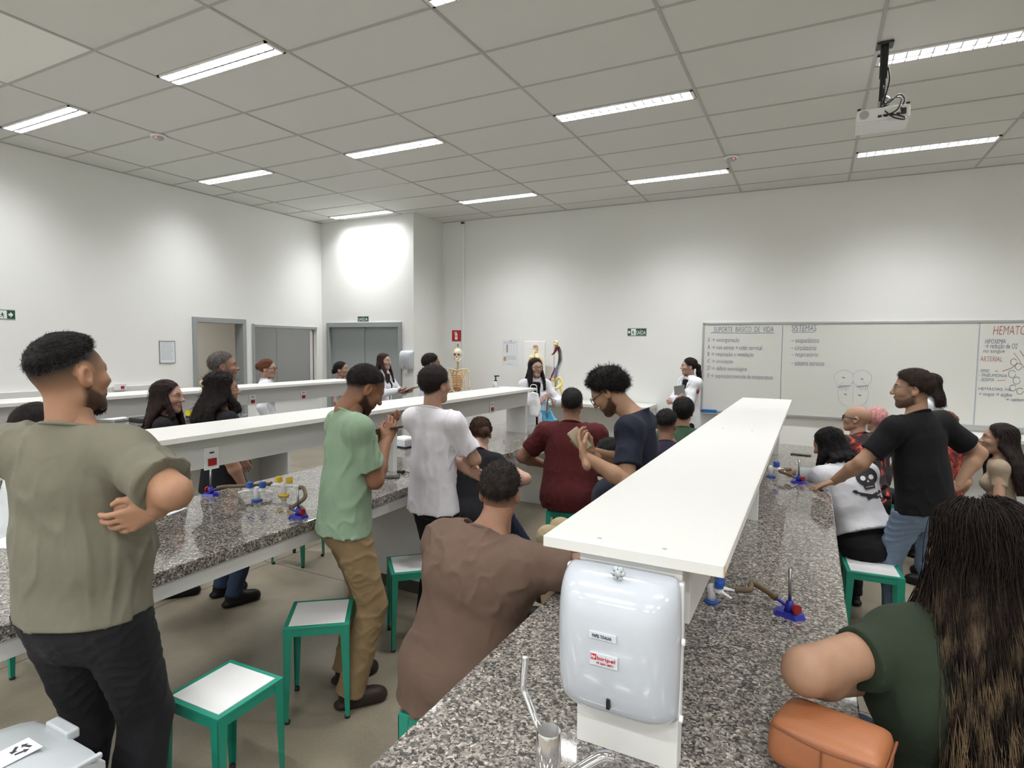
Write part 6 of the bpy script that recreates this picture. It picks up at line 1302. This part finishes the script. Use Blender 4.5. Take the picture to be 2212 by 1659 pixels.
pp['straight'] = person('woman with long straight dark brown hair and black top beside the tray counter', 40, (362, 858, 4.15), female=True, hyaw=18, hpitch=0, near=1, height=1.55,
    top=dict(c=(34, 30, 32), wr=.004), sleeve=.7, bottom=dict(c=(40, 50, 74), t=.003), hair=dict(k='long', c=(40, 28, 26), c2=(74, 54, 36), z=(1.3, 1.0), len=.30, n=15, r=.024, t=.012, wave=.003, back=.05), skn=(204, 152, 130))
pp['behindolive'] = person('dark haired person in white top seated behind the man in olive', 10, (85, 925, 3.3), seat=.475, lean=8, near=1, bulk=1.1, height=1.65, hyaw=-6,
    top=dict(c=(206, 212, 214), wr=.006), bottom=dict(c=(54, 66, 100)), hair=dict(k='short', c=(30, 24, 23), t=.02, nape=1, zo=-.03), skn=(180, 132, 104))
pp['pinkcap'] = person('person with pink cap seated beyond the bald man', -30, (1890, 930, 5.6), seat=.475, near=2, height=1.55, top=dict(c=(60, 56, 64)), bottom=dict(c=(50, 54, 64)), hair=dict(k='short', c=(196, 140, 138), t=.016, zo=-.01), skn=(198, 152, 128))
pp['redback'] = person('seated person with red patterned cap behind the shoulder of the man in black', -40, (2036, 920, 4.7), seat=.475, near=2, height=1.6, top=dict(c=(150, 60, 54), m='flame2'), bottom=dict(c=(50, 54, 64)), hair=dict(k='short', c=(112, 58, 50), t=.010), skn=(190, 144, 116), headoff=(0, 0, 0))
pp['mauve'] = person('person in a mauve shirt seated partly behind the long highlighted hair', -30, (2300, 1000, 2.3), bulk=1.3, seat=.475, near=1, height=1.7, lean=8, top=dict(c=(112, 92, 96), wr=.004), bottom=dict(c=(50, 54, 64)), hair=dict(k='short', c=(30, 26, 26), t=.012), skn=(190, 144, 116))

# ------------------------------------------------------------ things people hold or wear
def held(name, label, cat, c, D, N, w, h, t_, m, scr=True):
    D = Vector(D).normalized(); N = Vector(N); N = (N-D*N.dot(D)).normalized(); X = D.cross(N); R3 = Matrix((X, D, N)).transposed().to_4x4(); t = thing(name, label, cat, c); t.matrix_world = Matrix.Translation(Vector(c))@R3
    obj('body', B(-w/2, w/2, -h/2, h/2, 0, t_, min(.008, w*.1)), M[m], t)
    if scr: obj('screen', B(-w/2+.004, w/2-.004, -h/2+.005, h/2-.005, t_, t_+.0006), M['screen'], t)
    return t
held('mobile_phone', 'black phone held by the man in light green', 'phone', at_d(840, 928, 3.12), (.75, .55, .12), (-.3, -.1, 1), .075, .155, .01, 'black')
held('mobile_phone', 'phone in beige case held by the man in navy', 'phone', at_d(1252, 950, 3.02), (-.62, -.1, .75), (-.75, .6, .3), .068, .13, .012, 'case')
k_ = pp['clip']; w1, w2 = k_['arms']['R'][2], k_['arms']['L'][2]
held('clipboard', 'brown clipboard held by the woman before the double door', 'clipboard', (w1+w2)/2+k_['F']*.10+np.array([0, 0, .02]), k_['F']+np.array([0, 0, .35]), np.array([0, 0, 1.0]), .22, .30, .012, 'beige', False)
k_ = pp['folderlady']
held('folder', 'grey folder hugged by the ponytailed woman in lab coat', 'folder', k_['sh']+k_['Ft']*.155-k_['Sp']*.19, k_['Sp']+k_['Rt']*.15, k_['Ft'], .21, .26, .015, 'folder', False)

# skull and crossbones print on the white shirt
k_ = pp['skull']; sh_ = [c for c in k_['root'].children if c.name.startswith('shirt')][0]
ctr = at_d(1878, 1050, 4.1); n_ = -Vector(ray(1868, 1042)).normalized(); up_ = Vector(_u*math.cos(.3)-_r*math.sin(.3)); rt_ = up_.cross(n_)
el = lambda cx_, cy_, rx, ry, n=18: [(cx_+rx*math.cos(2*PI*i/n), cy_+ry*math.sin(2*PI*i/n)) for i in range(n)]
def bone_(x0, y0, x1, y1, w_=.010): d = Vector((x1-x0, y1-y0)).normalized(); q_ = Vector((-d.y, d.x))*w_; return [(x0+q_.x, y0+q_.y), (x1+q_.x, y1+q_.y), (x1-q_.x, y1-q_.y), (x0-q_.x, y0-q_.y)]
M['print'] = mat('shirt_print_black', (34, 30, 32), .8); M['printw'] = mat('shirt_print_white', (206, 204, 204), .8)
decal(sh_, [el(0, .07, .062, .066), [(-.034, .02), (.034, .02), (.03, -.015), (-.03, -.015)], bone_(-.085, -.03, .085, -.1), bone_(.085, -.03, -.085, -.1), el(-.09, -.022, .017, .014, 10), el(.09, -.022, .017, .014, 10), el(-.09, -.105, .017, .014, 10), el(.09, -.105, .017, .014, 10)], ctr, n_, rt_, up_, M['print'], 'skull_print', k_['root'], .007)
decal(sh_, [el(-.024, .06, .015, .017, 12), el(.024, .06, .015, .017, 12), [(-.007, .03), (.007, .03), (0, .045)], [(-.022, .0), (.022, .0), (.022, -.003), (-.022, -.003)]], ctr, n_, rt_, up_, M['printw'], 'skull_print_light', k_['root'], .0095)

# the stools the seated people sit on
st_lab = {'brown': 'teal stool under the heavy man in brown', 'long': 'teal stool under the woman in dark green', 'bent': 'teal stool under the bent over woman in black', 'red': 'teal stool under the man in dark red',
          'knee': 'teal stool under the man in khaki trousers behind the shelf', 'boy': 'teal stool under the young man resting his chin', 'greenback': 'teal stool under the man in dark green shirt', 'bald': 'teal stool under the bald man',
          'skull': 'teal stool under the woman in the skull shirt', 'beige': 'teal stool under the woman in beige', 'behindolive': 'teal stool under the person behind the olive shirt', 'pinkcap': 'teal stool under the person in the pink cap', 'mauve': 'teal stool under the person in mauve'}
for k_, lab in st_lab.items():
    o = copy_tree(st0); b_ = pp[k_]['O']; off = (.07, .06) if k_ == 'bent' else (0, 0); o.location = (b_[0]+off[0], b_[1]+off[1], 0); o.rotation_euler = (0, 0, math.radians(35 if k_ == 'bent' else 6)); o['label'] = lab
